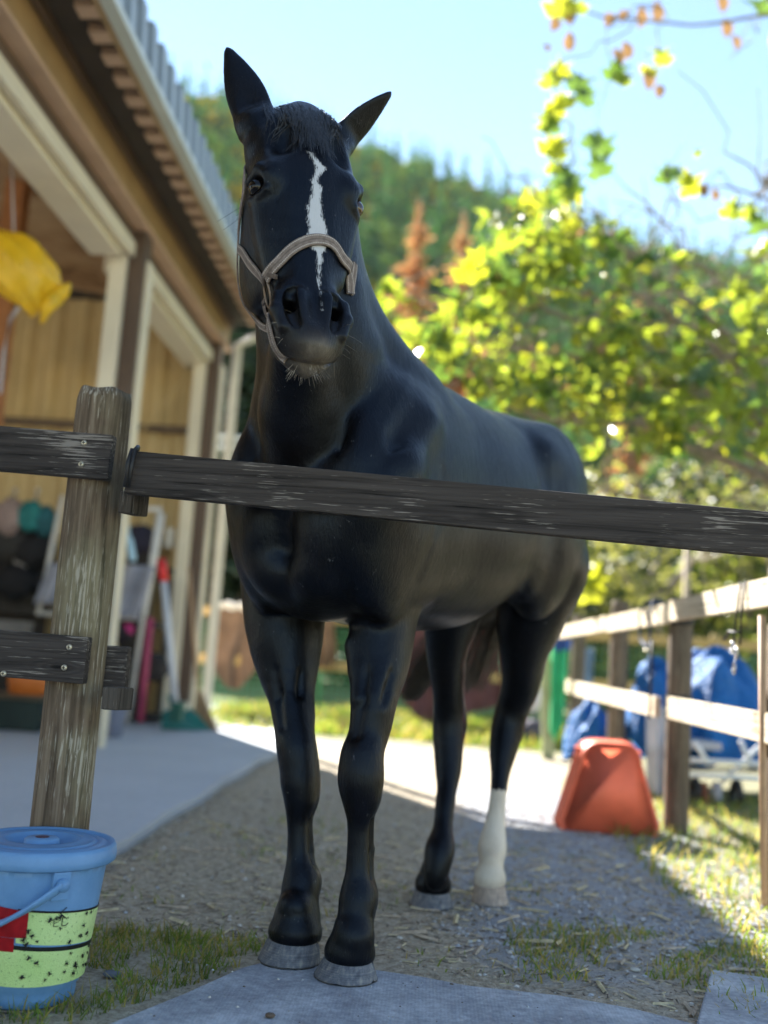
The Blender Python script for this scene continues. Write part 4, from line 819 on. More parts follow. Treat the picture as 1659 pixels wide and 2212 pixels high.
def hang(x0, y0, x1, y1, Y, mat, name, **k):
    a = P(x0, y0, Y); b = P(x1, y1, Y); V = []; nx, n2 = 16, 8
    for j in range(n2+1):
        for i in range(nx+1): u = i/nx; s_ = j/n2; V.append((a[0]+(b[0]-a[0])*u-.10*s_, Y+.03*math.sin(u*12), a[2]+(b[2]-a[2])*s_))
    o = link(name, mesh_from(V, [(j*(nx+1)+i, j*(nx+1)+i+1, (j+1)*(nx+1)+i+1, (j+1)*(nx+1)+i) for j in range(n2) for i in range(nx)]), mat, None, True, **k); o.modifiers.new('thick', 'SOLIDIFY').thickness = .015; return o
hang(252, 1218, 325, 1338, YI-.05, GCL, 'hanging_cloth', label='grey cloth hung on the white rack right of round post', cat='cloth'); hang(108, 1215, 160, 1308, YI-.05, GCL, 'hanging_cloth', label='grey cloth hung on the white rack left of round post', cat='cloth')
def pole(p, q, Y, r, mat, name, label, cat, extra=None):
    root = empty(name, tuple(P(*q, Y)), label=label, cat=cat); MB().tube([P(*p, Y), P(*q, Y)], r, 8).build('handle', mat, root, True); return root
RD = plain('red_grip', (.60, .03, .03), .4, .1, 9, 0); WG = plain('pale_grey_pole', (.52, .54, .58), .4, .06, 9, 0); PK = plain('magenta_pole', (.36, .05, .11), .5, .25, 9, .1)
p_ = pole((353, 1250), (379, 1520), YI-.3, .028, WG, 'mop', 'grey handled mop with red grip leaning by the corner post', 'mop'); MB().tube([P(348, 1208, YI-.3), P(354, 1256, YI-.3)], .036, 10).build('grip', RD, p_, True); MB().box(tuple(P(365, 1560, YI-.35)), tuple(P(393, 1518, YI-.35)+np.array([0, .12, 0]))).build('head', plain('mop_green', (.02, .10, .07), .6, .2, 9, 0), p_, bevel=.01)
pole((325, 1335), (303, 1560), YI-.1, .03, PK, 'broom', 'magenta broom handle beside the white rack', 'broom')
p_ = pole((408, 1225), (428, 1500), YI+.2, .016, plain('stick_wood', (.42, .27, .15), .7, .15, 9, .1), 'straw_broom', 'straw broom standing against the stable corner', 'broom')
m2 = MB(); ST = plain('broom_straw', (.36, .25, .14), .85, .25, 30, .3); q_ = random.Random(4)
for i in range(150): u = q_.uniform(-1, 1); m2.tube([P(430+u*6, 1495, YI+.2), P(436+u*18, 1540, YI+.2+q_.uniform(-.06, .06)), P(437+u*36, 1583, YI+.2+q_.uniform(-.08, .08))], .0045, 4)
m2.build('bristles', ST, p_, kind='stuff')
dp = empty('dustpan', tuple(P(388, 1578, YI-.1)), label='dark green dustpan lying by the straw broom', cat='dustpan'); GD = plain('dustpan_green', (.01, .13, .11), .45, .2, 9, 0)
a, b, c = P(352, 1535, YI), P(418, 1577, YI-.1), P(398, 1540, YI); MB().add([(a[0], a[1], a[2]), (b[0], b[1], .02), (b[0]+.1, b[1]+.2, .02), (c[0], c[1]+.15, c[2]+.05), (a[0]+.05, a[1]-.2, .02)], [(0, 4, 1), (0, 1, 2, 3)]).build('pan', GD, dp); MB().tube([P(380, 1545, YI), P(365, 1500, YI)], .018, 8).build('handle', GD, dp, True); lump('stopper', tuple(P(399, 1525, YI-.2)), .035, (.62, .56, .42), 'small pale knob beside the dustpan', 'knob', 8)
SB = plain('sky_blue_plastic', (.36, .56, .70), .35, .06, 9, 0); sc = empty('scoop', tuple(P(280, 1180, YI-.2)), label='light blue scoop brush hanging beside round post', cat='scoop'); MB().tube([P(270, 1105, YI-.2), P(276, 1150, YI-.2)], [.014, .02], 8).build('handle', SB, sc, True); MB().tube([P(276, 1150, YI-.2), P(281, 1168, YI-.2), P(286, 1205, YI-.2), P(287, 1212, YI-.2)], [.02, .055, .065, .05], 12, flat=.4).build('blade', SB, sc, True)
TEAL = (.02, .17, .17)
a = P(66, 1115, YI); lump('helmet_bag', tuple(a), .14, TEAL, 'teal cloth bag hanging from a hook at far left', 'bag', 11, (.85, .5, .95)); a = P(98, 1125, YI); lump('helmet_bag', tuple(a), .12, (.015, .09, .11), 'darker teal bag right of the teal one', 'bag', 12, (.7, .5, 1.1)); a = P(20, 1115, YI); lump('helmet_bag', tuple(a), .15, (.30, .22, .20), 'pinkish grey cloth bag at the left edge', 'bag', 13, (.8, .5, 1.1))
g = 'pale hooks above the bags'
for vx in (30, 78): a = P(vx, 1075, YI); o = MB().tube([a+np.array([0, 0, .07]), a+np.array([.02, -.03, .05]), a+np.array([.01, -.04, -.02]), a], .018, 8).build('hook', WR, None, True, label='pale hook above the bags on the wall', cat='hook', group=g)
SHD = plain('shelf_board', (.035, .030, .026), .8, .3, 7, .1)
for (x0_s, x1_s, yt_s, yb_s, lb_s) in ((-90, 122, 1140, 1500, 'dark shelf unit full of tack at the far left'), (238, 340, 1150, 1555, 'dark shelf unit behind the white rack')):
    sh = empty('shelf_unit', tuple(P((x0_s+x1_s)/2, yb_s, YI+.45)), label=lb_s, cat='shelf')
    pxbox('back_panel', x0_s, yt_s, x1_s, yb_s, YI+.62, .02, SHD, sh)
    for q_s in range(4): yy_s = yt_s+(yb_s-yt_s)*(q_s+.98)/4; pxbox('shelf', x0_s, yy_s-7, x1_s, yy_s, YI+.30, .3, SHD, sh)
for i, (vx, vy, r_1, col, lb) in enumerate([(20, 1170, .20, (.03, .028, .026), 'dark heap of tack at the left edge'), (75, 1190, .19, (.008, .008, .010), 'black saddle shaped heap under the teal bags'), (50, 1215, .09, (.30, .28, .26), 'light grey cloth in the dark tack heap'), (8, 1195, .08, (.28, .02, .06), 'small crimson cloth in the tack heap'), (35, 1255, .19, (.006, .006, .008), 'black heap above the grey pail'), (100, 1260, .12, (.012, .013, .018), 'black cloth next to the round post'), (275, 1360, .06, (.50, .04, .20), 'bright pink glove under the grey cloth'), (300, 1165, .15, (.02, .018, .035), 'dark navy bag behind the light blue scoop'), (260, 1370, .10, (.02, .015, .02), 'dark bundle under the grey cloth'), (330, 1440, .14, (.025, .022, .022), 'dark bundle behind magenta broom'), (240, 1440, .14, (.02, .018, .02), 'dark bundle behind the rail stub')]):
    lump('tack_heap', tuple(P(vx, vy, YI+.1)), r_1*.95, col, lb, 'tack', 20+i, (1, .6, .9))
pl_ = empty('pail', tuple(P(20, 1380, YI)), label='dull grey pail standing on the box at far left', cat='pail'); a = P(18, 1375, YI); MB().lathe([(.0, -.28), (.15, -.28), (.19, .12), (.2, .13), (.18, .13), (.15, -.2)], a, 28).build('body', plain('dull_steel', (.20, .19, .18), .5, .2, 9, .05), pl_, True)
OT = empty('feed_tub', tuple(P(60, 1500, YI-.9)), label='orange plastic tub under the lower left rail', cat='tub'); a = P(60, 1502, YI-.9); MB().lathe([(.0, 0), (.115, 0), (.135, .02), (.15, .10), (.155, .17), (.14, .17), (.12, .02)], a, 32).build('body', plain('orange_plastic', (.62, .17, .03), .45, .08, 9, 0), OT, True)
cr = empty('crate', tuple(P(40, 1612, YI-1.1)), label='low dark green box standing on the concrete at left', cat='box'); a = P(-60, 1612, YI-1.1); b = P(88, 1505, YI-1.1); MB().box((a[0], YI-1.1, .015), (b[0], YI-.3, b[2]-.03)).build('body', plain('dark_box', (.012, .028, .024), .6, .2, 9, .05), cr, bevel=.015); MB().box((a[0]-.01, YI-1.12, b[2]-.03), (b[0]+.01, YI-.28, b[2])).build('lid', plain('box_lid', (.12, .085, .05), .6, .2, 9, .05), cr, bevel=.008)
bn = empty('bin', tuple(P(240, 1605, YI-1.0)), label='blue grey plastic bin standing behind the round post', cat='bin'); a = P(236, 1600, YI-1.0); hb = float(P(236, 1515, YI-1)[2]); MB().lathe([(.0, .014), (.085, .014), (.105, hb), (.112, hb+.005), (.1, hb), (.08, .05)], (a[0], YI-1, 0), 32).build('body', plain('bin_plastic', (.25, .28, .37), .5, .08, 9, 0), bn, True)
pxbox('wall_box', 354, 1140, 374, 1182, YI+.6, .12, plain('wall_box', (.50, .48, .42), .5, .1, 9, 0), label='small pale box fixed beside the corner post', cat='box')
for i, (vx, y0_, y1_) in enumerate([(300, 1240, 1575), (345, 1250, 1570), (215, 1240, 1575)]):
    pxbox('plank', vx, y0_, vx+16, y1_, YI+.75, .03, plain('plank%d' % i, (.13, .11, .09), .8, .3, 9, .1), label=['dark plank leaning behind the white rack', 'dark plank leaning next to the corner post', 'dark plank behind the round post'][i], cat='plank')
# stones by the bucket
for i, (vx, vy, s_, col) in enumerate([(435, 1848, 0, 0)]): pass
for i, (vx, vy, r_1, c_, lb) in enumerate([(242, 2140-30, .016, (.16, .17, .20), 'flat blue grey stone in grass right of the bucket'), (14, 2178, .017, (.30, .29, .27), 'rough pale stone against the bucket foot'), (1585, 2040, .02, (.35, .36, .37), 'flat pale stone near the shadow edge at right'), (1533, 2048, .014, (.33, .33, .34), 'smaller flat stone left of the pale one'), (1372, 2100, .010, (.42, .40, .36), 'whitish chip near the two mats')]):
    a = G(vx, vy); lump('stone', (a[0], a[1], .006), r_1, c_, lb, 'stone', 40+i, (1.3, 1, .45))
a = G(583, 2199, .022); lump('leaf_litter', (a[0], a[1], .027), .008, (.12, .085, .06), 'crumpled brown leaf on the mat below the left hoof', 'leaf', 50, (1.2, .9, .6))
# ------------------------------------------------------------------ horse
def smin(a, b, k):
    h = np.clip(.5 + .5*(b-a)/k, 0, 1); return b + (a-b)*h - k*h*(1-h)
def smax(a, b, k): return -smin(-a, -b, k)
class Field:
    def __init__(s, lo, hi, vox):
        s.lo = np.array(lo, float); s.v = vox; s.n = np.ceil((np.array(hi)-s.lo)/vox).astype(int)+1
        s.d = np.full(s.n, .15, np.float32)
        s.ax = [s.lo[i]+vox*np.arange(s.n[i]) for i in range(3)]
    def _sl(s, lo, hi):
        i0 = np.maximum(0, np.floor((lo-s.lo)/s.v).astype(int)); i1 = np.minimum(s.n, np.ceil((hi-s.lo)/s.v).astype(int)+1)
        if np.any(i1 <= i0): return None
        return tuple(slice(a, b) for a, b in zip(i0, i1))
    def apply(s, lo, hi, fn, k, mode):
        sl = s._sl(np.asarray(lo)-k-.035, np.asarray(hi)+k+.035)
        if sl is None: return
        X = s.ax[0][sl[0]][:, None, None]; Y = s.ax[1][sl[1]][None, :, None]; Z = s.ax[2][sl[2]][None, None, :]
        p = fn(X, Y, Z).astype(np.float32)
        s.d[sl] = smin(s.d[sl], p, k) if mode == '+' else smax(s.d[sl], -p, k)
    def cone(s, a, b, ra, rb, k=.02, mode='+'):
        a = np.array(a, float); b = np.array(b, float); ba = b-a; L2 = ba@ba+1e-12; R = max(ra, rb)
        def fn(X, Y, Z):
            t = np.clip(((X-a[0])*ba[0]+(Y-a[1])*ba[1]+(Z-a[2])*ba[2])/L2, 0, 1)
            return np.sqrt((X-a[0]-t*ba[0])**2+(Y-a[1]-t*ba[1])**2+(Z-a[2]-t*ba[2])**2) - (ra+(rb-ra)*t)
        s.apply(np.minimum(a, b)-R, np.maximum(a, b)+R, fn, k, mode)
    def chain(s, pts, rad, k=.02, mode='+'):
        if len(pts) > 4:
            A = np.column_stack([np.array(pts, float), rad]); m = np.gradient(A, axis=0); m[0] = A[1]-A[0]; m[-1] = A[-1]-A[-2]; out = []
            for i in range(len(A)-1):
                for t in ((0, .33, .67) if i < len(A)-2 else (0, .33, .67, 1)):
                    out.append((2*t**3-3*t**2+1)*A[i]+(t**3-2*t**2+t)*m[i]+(-2*t**3+3*t**2)*A[i+1]+(t**3-t**2)*m[i+1])
            A = np.array(out); pts, rad = A[:, :3], A[:, 3]
        for i in range(len(pts)-1): s.cone(pts[i], pts[i+1], rad[i], rad[i+1], k, mode)
    def ell(s, c, r, ax=None, k=.03, mode='+'):
        c = np.array(c, float); r = np.array(r, float); A = np.eye(3) if ax is None else np.array(ax, float); A = A/np.linalg.norm(A, axis=1)[:, None]
        ext = np.sqrt(((A*r[:, None])**2).sum(0))
        def fn(X, Y, Z):
            x, y, z = X-c[0], Y-c[1], Z-c[2]
            q = [A[i, 0]*x+A[i, 1]*y+A[i, 2]*z for i in range(3)]
            k0 = np.sqrt(sum((q[i]/r[i])**2 for i in range(3))); k1 = np.sqrt(sum((q[i]/r[i]**2)**2 for i in range(3)))+1e-9
            return k0*(k0-1)/k1
        s.apply(c-ext, c+ext, fn, k, mode)
    def loft(s, o, axis, lat, up, st, k=.03, e=2.0, mode='+', e_lo=None):
        """st rows: s, lateral centre, up centre, half width, half height"""
        o, axis, lat, up = (np.array(v, float) for v in (o, axis, lat, up)); st = np.array(st, float)
        cor = [o+axis*r[0]+lat*(r[1]+i*r[3])+up*(r[2]+j*r[4]) for r in st for i in (-1, 1) for j in (-1, 1)]
        # smooth interpolation of the stations
        ss = np.linspace(st[0, 0], st[-1, 0], 200); T = []
        for c in range(1, 5):
            x, y = st[:, 0], st[:, c]; m = np.gradient(y, x); i = np.clip(np.searchsorted(x, ss)-1, 0, len(x)-2)
            h = x[i+1]-x[i]; t = (ss-x[i])/h
            dl = (y[i+1]-y[i])/h
            m0 = np.where(dl*m[i] <= 0, 0, np.sign(dl)*np.minimum(abs(m[i]), 3*abs(dl))); m1 = np.where(dl*m[i+1] <= 0, 0, np.sign(dl)*np.minimum(abs(m[i+1]), 3*abs(dl)))
            T.append((2*t**3-3*t**2+1)*y[i]+(t**3-2*t**2+t)*h*m0+(-2*t**3+3*t**2)*y[i+1]+(t**3-t**2)*h*m1)
        def fn(X, Y, Z):
            x, y, z = X-o[0], Y-o[1], Z-o[2]
            S = x*axis[0]+y*axis[1]+z*axis[2]; Lt = x*lat[0]+y*lat[1]+z*lat[2]; U = x*up[0]+y*up[1]+z*up[2]
            lc, uc, w, h = (np.interp(S, ss, v) for v in T)
            over = np.maximum(np.maximum(ss[0]-S, S-ss[-1]), 0)
            du = (U-uc); a = np.abs(Lt-lc)/w; b = np.abs(du)/h
            if e_lo is None: q = (a**e+b**e)**(1/e)
            else: q = np.where(du > 0, (a**e+b**e)**(1/e), (a**e_lo+b**e_lo)**(1/e_lo))
            return (q-1)*np.minimum(w, h)+over
        s.apply(np.min(cor, 0), np.max(cor, 0), fn, k, mode)
    def surface(s, keep=None):
        d = s.d; n = np.array(d.shape); ins = d < 0
        cells = np.zeros(n-1, bool); c0 = ins[:-1, :-1, :-1]
        for i in (0, 1):
            for j in (0, 1):
                for k in (0, 1): cells |= ins[i:n[0]-1+i, j:n[1]-1+j, k:n[2]-1+k] ^ c0
        idx = np.argwhere(cells); idm = np.full(n-1, -1, np.int32); idm[cells] = np.arange(len(idx))
        acc = np.zeros((len(idx), 3)); cnt = np.zeros(len(idx))
        corners = [(i, j, k) for i in (0, 1) for j in (0, 1) for k in (0, 1)]
        for a in corners:
            for ax in range(3):
                if a[ax]: continue
                b = list(a); b[ax] = 1
                va = d[tuple((idx+a).T)]; vb = d[tuple((idx+b).T)]; cr = (va < 0) != (vb < 0)
                t = np.where(cr, va/(va-vb+1e-12), 0); p = np.tile(np.array(a, float), (len(idx), 1)); p[:, ax] += t
                acc[cr] += p[cr]; cnt[cr] += 1
        V = s.lo+(idx+acc/np.maximum(cnt, 1)[:, None])*s.v
        Q = []
        for ax in range(3):
            u, v = [(1, 2), (2, 0), (0, 1)][ax]
            sl0 = [slice(None)]*3; sl1 = [slice(None)]*3; sl0[ax] = slice(0, -1); sl1[ax] = slice(1, None)
            A = ins[tuple(sl0)]; B = ins[tuple(sl1)]; e = np.argwhere(A != B)
            e = e[(e[:, u] > 0) & (e[:, v] > 0) & (e[:, u] < n[u]-1) & (e[:, v] < n[v]-1)]
            if not len(e): continue
            inside = A[tuple(e.T)]; du = np.zeros(3, int); du[u] = 1; dv = np.zeros(3, int); dv[v] = 1
            q = np.stack([idm[tuple((e-du-dv).T)], idm[tuple((e-dv).T)], idm[tuple(e.T)], idm[tuple((e-du).T)]], 1)
            q[~inside] = q[~inside][:, ::-1]; Q.append(q)
        Q = np.concatenate(Q)
        for _ in range(3):
            dv_, g = s.sample(V); V = V - (dv_/np.maximum((g**2).sum(1), .2))[:, None]*g
            # a little tangential relaxing keeps the quads even
            S = np.zeros_like(V); C = np.zeros(len(V))
            for a, b in ((0, 1), (1, 2), (2, 3), (3, 0)):
                np.add.at(S, Q[:, a], V[Q[:, b]]); np.add.at(C, Q[:, a], 1)
            V = V*.55+.45*(S/np.maximum(C, 1)[:, None])
        dv_, g = s.sample(V); V = V - (dv_/np.maximum((g**2).sum(1), .2))[:, None]*g
        _, g = s.sample(V)
        N = g/np.maximum(np.linalg.norm(g, axis=1), 1e-6)[:, None]
        return V, Q, N
    def sample(s, V):
        f = (V-s.lo)/s.v; i = np.clip(np.floor(f).astype(int), 1, s.n-3); t = f-i
        def at(o): return s.d[i[:, 0]+o[0], i[:, 1]+o[1], i[:, 2]+o[2]]
        def tri(o):
            r = 0
            for a in (0, 1):
                for b in (0, 1):
                    for c in (0, 1):
                        w = (t[:, 0] if a else 1-t[:, 0])*(t[:, 1] if b else 1-t[:, 1])*(t[:, 2] if c else 1-t[:, 2])
                        r = r+w*at((a+o[0], b+o[1], c+o[2]))
            return r
        g = np.stack([(tri((1, 0, 0))-tri((-1, 0, 0))), (tri((0, 1, 0))-tri((0, -1, 0))), (tri((0, 0, 1))-tri((0, 0, -1)))], 1)/(2*s.v)
        return tri((0, 0, 0)), g

# body frame: BA points from the rump to the chest, BL to the horse's left (the side in view)
YAW = math.radians(29.5)
BK = np.array([math.sin(YAW), math.cos(YAW), 0.]); BL = np.array([math.cos(YAW), -math.sin(YAW), 0.]); UP = np.array([0, 0, 1.])
CH = np.array([-.33, 2.31, 0.])                   # the breast, on the ground plan
def B(s, l, z): return CH+BK*s+BL*l+UP*z
# head frame
HC = P(680, 398, 2.02)                             # between the eyes, on the forehead
hy, hp, hr = math.radians(24), math.radians(9), math.radians(-1)
HN = np.array([math.sin(hy)*math.cos(hp), -math.cos(hy)*math.cos(hp), math.sin(hp)])
HU = UP-HN*(UP@HN); HU /= np.linalg.norm(HU); HR = np.cross(HU, HN); HR = HR if HR[0] > 0 else -HR
HU, HR = HU*math.cos(hr)+HR*math.sin(hr), HR*math.cos(hr)-HU*math.sin(hr)
def us(u): return u*1.36 if u > 0 else u*.925
def Hd(r, u, n): return HC+HR*r*1.14+HU*us(u)+HN*n
HAX = [HR, HU, HN]
def px(Y, w): return w*Y/2200.
HFW = np.array([-BK[0]+.25, -BK[1], 0.]); HFW /= np.linalg.norm(HFW)
HOOVES = [(679, 812, 2131, 703, 804, 2066, .022, (0, 0, 0)), (558, 690, 2094, 582, 691, 2021, .022, (-.1, 0, 0)), (885, 977, 1968, 898, 970, 1918, .0, (0, 0, 0)), (1019, 1097, 1961, 1026, 1088, 1903, .0, (0, 0, 0))]
def hoof_geo(i):
    x0b, x1b, yb_, x0t, x1t, yt, gr, df = HOOVES[i]; f = HFW+np.array(df); f /= np.linalg.norm(f)
    c = G((x0b+x1b)/2, yb_, gr); d = float(c[1]); rb_ = (x1b-x0b)/2*d/2200; rt = (x1t-x0t)/2*d/2200; cb_ = c-f*rb_*.98; rb_ *= cb_[1]/d; rt *= cb_[1]/d; cb_ = np.array([P((x0b+x1b)/2, yb_, cb_[1])[0], cb_[1], cb_[2]])
    ht = float(P((x0t+x1t)/2, yt, d+rb_-rt*.4)[2]); s_ = -np.array([-f[1], f[0], 0]); off = (P((x0t+x1t)/2, yt, d+rb_*.9)-cb_)@s_
    return c, d, rb_, rt, cb_, f, s_, ht, off, cb_-f*rb_*.10+s_*off
def coronet(F_, i):
    g_ = hoof_geo(i); c = np.array([g_[9][0], g_[9][1], g_[7]+.004]); rt = g_[3]
    F_.ell(c+g_[5]*.004, (rt*.97, rt*.93, .034), [g_[6], g_[5], UP], .02); F_.cone(c+UP*.055+g_[5]*.012, c, rt*.66, rt*.80, .035)
def leg(f, rows, k=.012, deep=1.25, off=.0):
    """rows: pixel left edge, right edge, y, depth Y.  Chain of spheres plus a deeper copy behind the bone."""
    pts = [P((a+b)/2, y, Y) for a, b, y, Y in rows]; rad = [px(Y*1.02, (b-a)/2) for a, b, y, Y in rows]
    return pts, rad

def sculpt(f):
    # trunk: s, lateral, centre height, half width, half height
    def row(s, top, bot, w, l=0): return (s, l, (top+bot)/2, w, (top-bot)/2)
    f.loft(CH, BK, BL, UP, [row(-.03, 1.14, .99, .05), row(0, 1.20, .93, .15), row(.06, 1.28, .86, .20), row(.18, 1.37, .80, .22), row(.34, 1.475, .785, .23),
        row(.5, 1.47, .785, .25), row(.68, 1.46, .80, .265), row(.86, 1.47, .86, .25), row(1.0, 1.485, .93, .22), row(1.14, 1.475, .98, .21), row(1.25, 1.41, 1.02, .15), row(1.31, 1.27, 1.08, .08)], k=.02, e=2.15)
    # shoulders, breast
    for sg in (1, -1):
        f.ell(B(.12, .15*sg, 1.05), (.16, .088, .24), [BK, BL, UP+BK*.3], .05)
        f.ell(B(.02, .085*sg, .99), (.075, .075, .13), [BK, BL, UP], .04)
        f.ell(B(.30, .155*sg, 1.12), (.17, .075, .25), [BK, BL, UP], .07)
        # haunch
        f.ell(B(1.05, .14*sg, 1.23), (.23, .135, .24), [BK, BL, UP], .035)
        f.ell(B(1.00, .16*sg, 1.02), (.13, .09, .17), [BK, BL, UP], .05)
        f.ell(B(.93, .185*sg, 1.33), (.07, .05, .06), [BK, BL, UP], .05)
    f.ell(B(.95, .0, 1.38), (.22, .17, .085), [BK, BL, UP], .05)
    # flank hollow in front of the haunch, shoulder crease behind the arm, ridge of the shoulder blade
    f.chain([B(.80, .19, 1.47), B(.815, .262, 1.38), B(.84, .285, 1.25), B(.83, .29, 1.12)], [.016, .022, .022, .012], .05, '-')
    f.chain([B(.24, .262, 1.16), B(.235, .275, 1.05), B(.21, .262, .96), B(.20, .24, .90)], [.010, .014, .016, .012], .03, '-')
    f.chain([B(.26, .13, 1.38), B(.20, .20, 1.27), B(.10, .215, 1.14), B(.035, .185, 1.03)], [.02, .025, .03, .032], .06)
    f.chain([B(.12, .22, 1.30), B(.06, .225, 1.20), B(.02, .205, 1.12)], [.008, .011, .008], .035, '-')
    f.chain([P(745, 640, 2.245), P(772, 760, 2.29), P(795, 900, 2.375), P(825, 1030, 2.44)], [.034, .043, .050, .045], .06)
    f.chain([P(712, 770, 2.145), P(725, 880, 2.20), P(735, 980, 2.235)], [.008, .012, .012], .03, '-')
    for sg in (1, -1):
        f.ell(B(.0, .075*sg, 1.03), (.06, .062, .12), [BK, BL, UP], .02)
        f.ell(B(.015, .06*sg, .90), (.055, .055, .06), [BK, BL, UP], .025)
    # breast groove
    f.cone(B(-.065, 0, 1.16), B(-.07, 0, .90), .012, .012, .05, '-')
    f.ell(B(.10, 0, .87), (.10, .12, .08), [BK, BL, UP], .06)
    # neck
    neck = [B(.30, 0, 1.16), B(.16, .0, 1.27), P(702, 880, 2.42), P(677, 740, 2.26), P(660, 560, 2.22), P(655, 420, 2.20)]
    nr = [.215, .185, .142, .108, .10, .095]
    f.chain(neck, nr, .06)
    crest = [B(.40, 0, 1.375), P(885, 865, 2.56), P(815, 770, 2.42), P(755, 680, 2.32), P(705, 560, 2.26), P(680, 420, 2.22), P(680, 300, 2.18)]
    f.chain(crest, [.07, .06, .05, .047, .047, .045, .04], .06)
    f.chain([P(643, 760, 2.13), P(644, 900, 2.26), P(655, 1010, 2.33)], [.062, .078, .088], .05)      # throat and windpipe
    # fore legs: forearm, knee, cannon, fetlock, pastern
    FR = [(770, 905, 1250, 2.50), (765, 885, 1330, 2.48), (765, 868, 1400, 2.45), (764, 862, 1450, 2.42), (760, 848, 1512, 2.385), (754, 832, 1590, 2.37), (738, 826, 1633, 2.355), (732, 827, 1684, 2.35), (742, 818, 1727, 2.35), (750, 801, 1768, 2.355), (750, 799, 1835, 2.355), (745, 800, 1895, 2.35), (735, 809, 1942, 2.345), (735, 800, 1995, 2.33), (726, 803, 2025, 2.32), (738, 790, 2066, 2.32)]
    FL = [(530, 690, 1240, 2.60), (530, 682, 1330, 2.58), (548, 674, 1400, 2.56), (570, 672, 1450, 2.54), (580, 668, 1500, 2.52), (594, 672, 1570, 2.49), (600, 681, 1620, 2.475), (609, 684, 1684, 2.465), (616, 680, 1727, 2.46), (620, 668, 1768, 2.46), (621, 669, 1835, 2.455), (618, 676, 1875, 2.45), (613, 688, 1908, 2.445), (608, 682, 1955, 2.435), (598, 686, 1985, 2.43), (612, 675, 2022, 2.43)]
    for i_ in range(4): coronet(f, i_)
    for rows in (FR, FL):
        pts, rad = leg(f, rows); pts = [np.array(p) for p in pts]
        rad = [r*(.88 if 9 <= i <= 11 else .95 if 3 <= i <= 8 else .95 if i == 12 else 1) for i, r in enumerate(rad)]
        f.chain(pts, rad, .010)
        back = [p+BK*(r*.45) for p, r in zip(pts, rad)]
        f.chain(back[:6], [r*.95 for r in rad[:6]], .012)
        f.chain([pts[i]+BK*b for i, b in ((5, .022), (6, .024), (7, .024), (8, .025), (9, .029), (10, .030), (11, .028), (12, .030), (13, .022), (14, .024), (15, .018))],
                [.03, .032, .034, .028, .016, .015, .018, .028, .024, .026, .026], .010)
        f.ell(pts[7]-BK*.014-UP*.004, (.034, .026, .036), [BL, BK, UP], .012)
        f.ell(pts[6]-BK*.010+UP*.006, (.036, .024, .022), [BL, BK, UP], .014)
        f.ell(pts[7]+BK*.046+UP*.012, (.014, .016, .026), [BL, BK, UP], .012)
        for sg in (-1, 1):
            f.ell(pts[8]+BL*.022*sg-UP*.002, (.013, .018, .016), [BL, BK, UP], .008)
            f.ell(pts[12]+BL*.020*sg+BK*.012, (.013, .020, .024), [BL, BK, UP], .014)
            f.chain([pts[9]+BL*.020*sg+BK*.022, pts[10]+BL*.018*sg+BK*.026, pts[11]+BL*.018*sg+BK*.026], [.006, .006, .006], .008)
            f.chain([pts[9]+BL*.026*sg+BK*.012, pts[10]+BL*.024*sg+BK*.012, pts[11]+BL*.024*sg+BK*.012], [.004, .004, .004], .008, '-')
        f.chain([pts[2]-BK*.062+BL*.012, pts[3]-BK*.054+BL*.008, pts[4]-BK*.050+BL*.004, pts[5]-BK*.046], [.009, .009, .008, .005], .018, '-')
        f.chain([pts[2]-BK*.040-BL*.030, pts[3]-BK*.032-BL*.022, pts[4]-BK*.028-BL*.016], [.030, .026, .020], .012)
        f.chain([pts[1]+BL*.062-BK*.03, pts[3]+BL*.050-BK*.02, pts[4]+BL*.044-BK*.018], [.008, .008, .006], .016, '-')
        f.ell(pts[2]+BK*.02+BL*.0, (.05, .07, .13), [BL, BK, UP], .05)
        f.cone(pts[0]+BK*.0, B(.10, (.13 if rows is FR else -.14), 1.10), .075, .10, .07)
        f.cone(pts[3]-BK*.0+BL*.0, pts[0]-BK*.03, .035, .06, .05)
    # hind legs: thigh, gaskin, hock, cannon, fetlock
    HRr = [(1085, 1255, 1215, 3.24), (1082, 1240, 1280, 3.25), (1075, 1205, 1345, 3.27), (1083, 1180, 1400, 3.30), (1087, 1168, 1440, 3.33), (1086, 1160, 1486, 3.37), (1075, 1138, 1530, 3.40), (1064, 1128, 1575, 3.40), (1060, 1112, 1625, 3.37), (1063, 1099, 1667, 3.34), (1060, 1090, 1727, 3.30), (1050, 1088, 1783, 3.27), (1036, 1090, 1832, 3.24), (1042, 1082, 1865, 3.22), (1042, 1078, 1895, 3.21)]
    HLr = [(900, 1075, 1215, 3.10), (905, 1050, 1290, 3.10), (918, 1020, 1341, 3.10), (922, 1005, 1394, 3.13), (930, 994, 1447, 3.17), (938, 992, 1500, 3.22), (939, 996, 1547, 3.25), (938, 998, 1590, 3.25), (943, 994, 1659, 3.22), (947, 984, 1700, 3.19), (943, 979, 1740, 3.16), (938, 974, 1792, 3.13), (922, 978, 1835, 3.10), (921, 968, 1873, 3.08), (922, 958, 1905, 3.07)]
    for j, rows in enumerate((HRr, HLr)):
        pts, rad = leg(f, rows); pts = [np.array(p) for p in pts]
        f.chain(pts, rad, .012)
        f.chain([pts[0]+BK*.02, pts[2]+BK*.04, pts[4]+BK*.035, pts[6]+BK*.045], [rad[0]*.85, rad[2]*.85, rad[4]*.75, .030], .03)
        f.chain([pts[5]+BK*.05, pts[6]+BK*.06, pts[7]+BK*.045, pts[9]+BK*.028, pts[11]+BK*.024, pts[12]+BK*.032, pts[13]+BK*.02, pts[14]+BK*.02], [.024, .028, .03, .016, .016, .026, .02, .022], .012)
        f.cone(pts[0], B(1.0, .13*(1 if j == 0 else -1), 1.12), rad[0]*1.05, .13, .07)
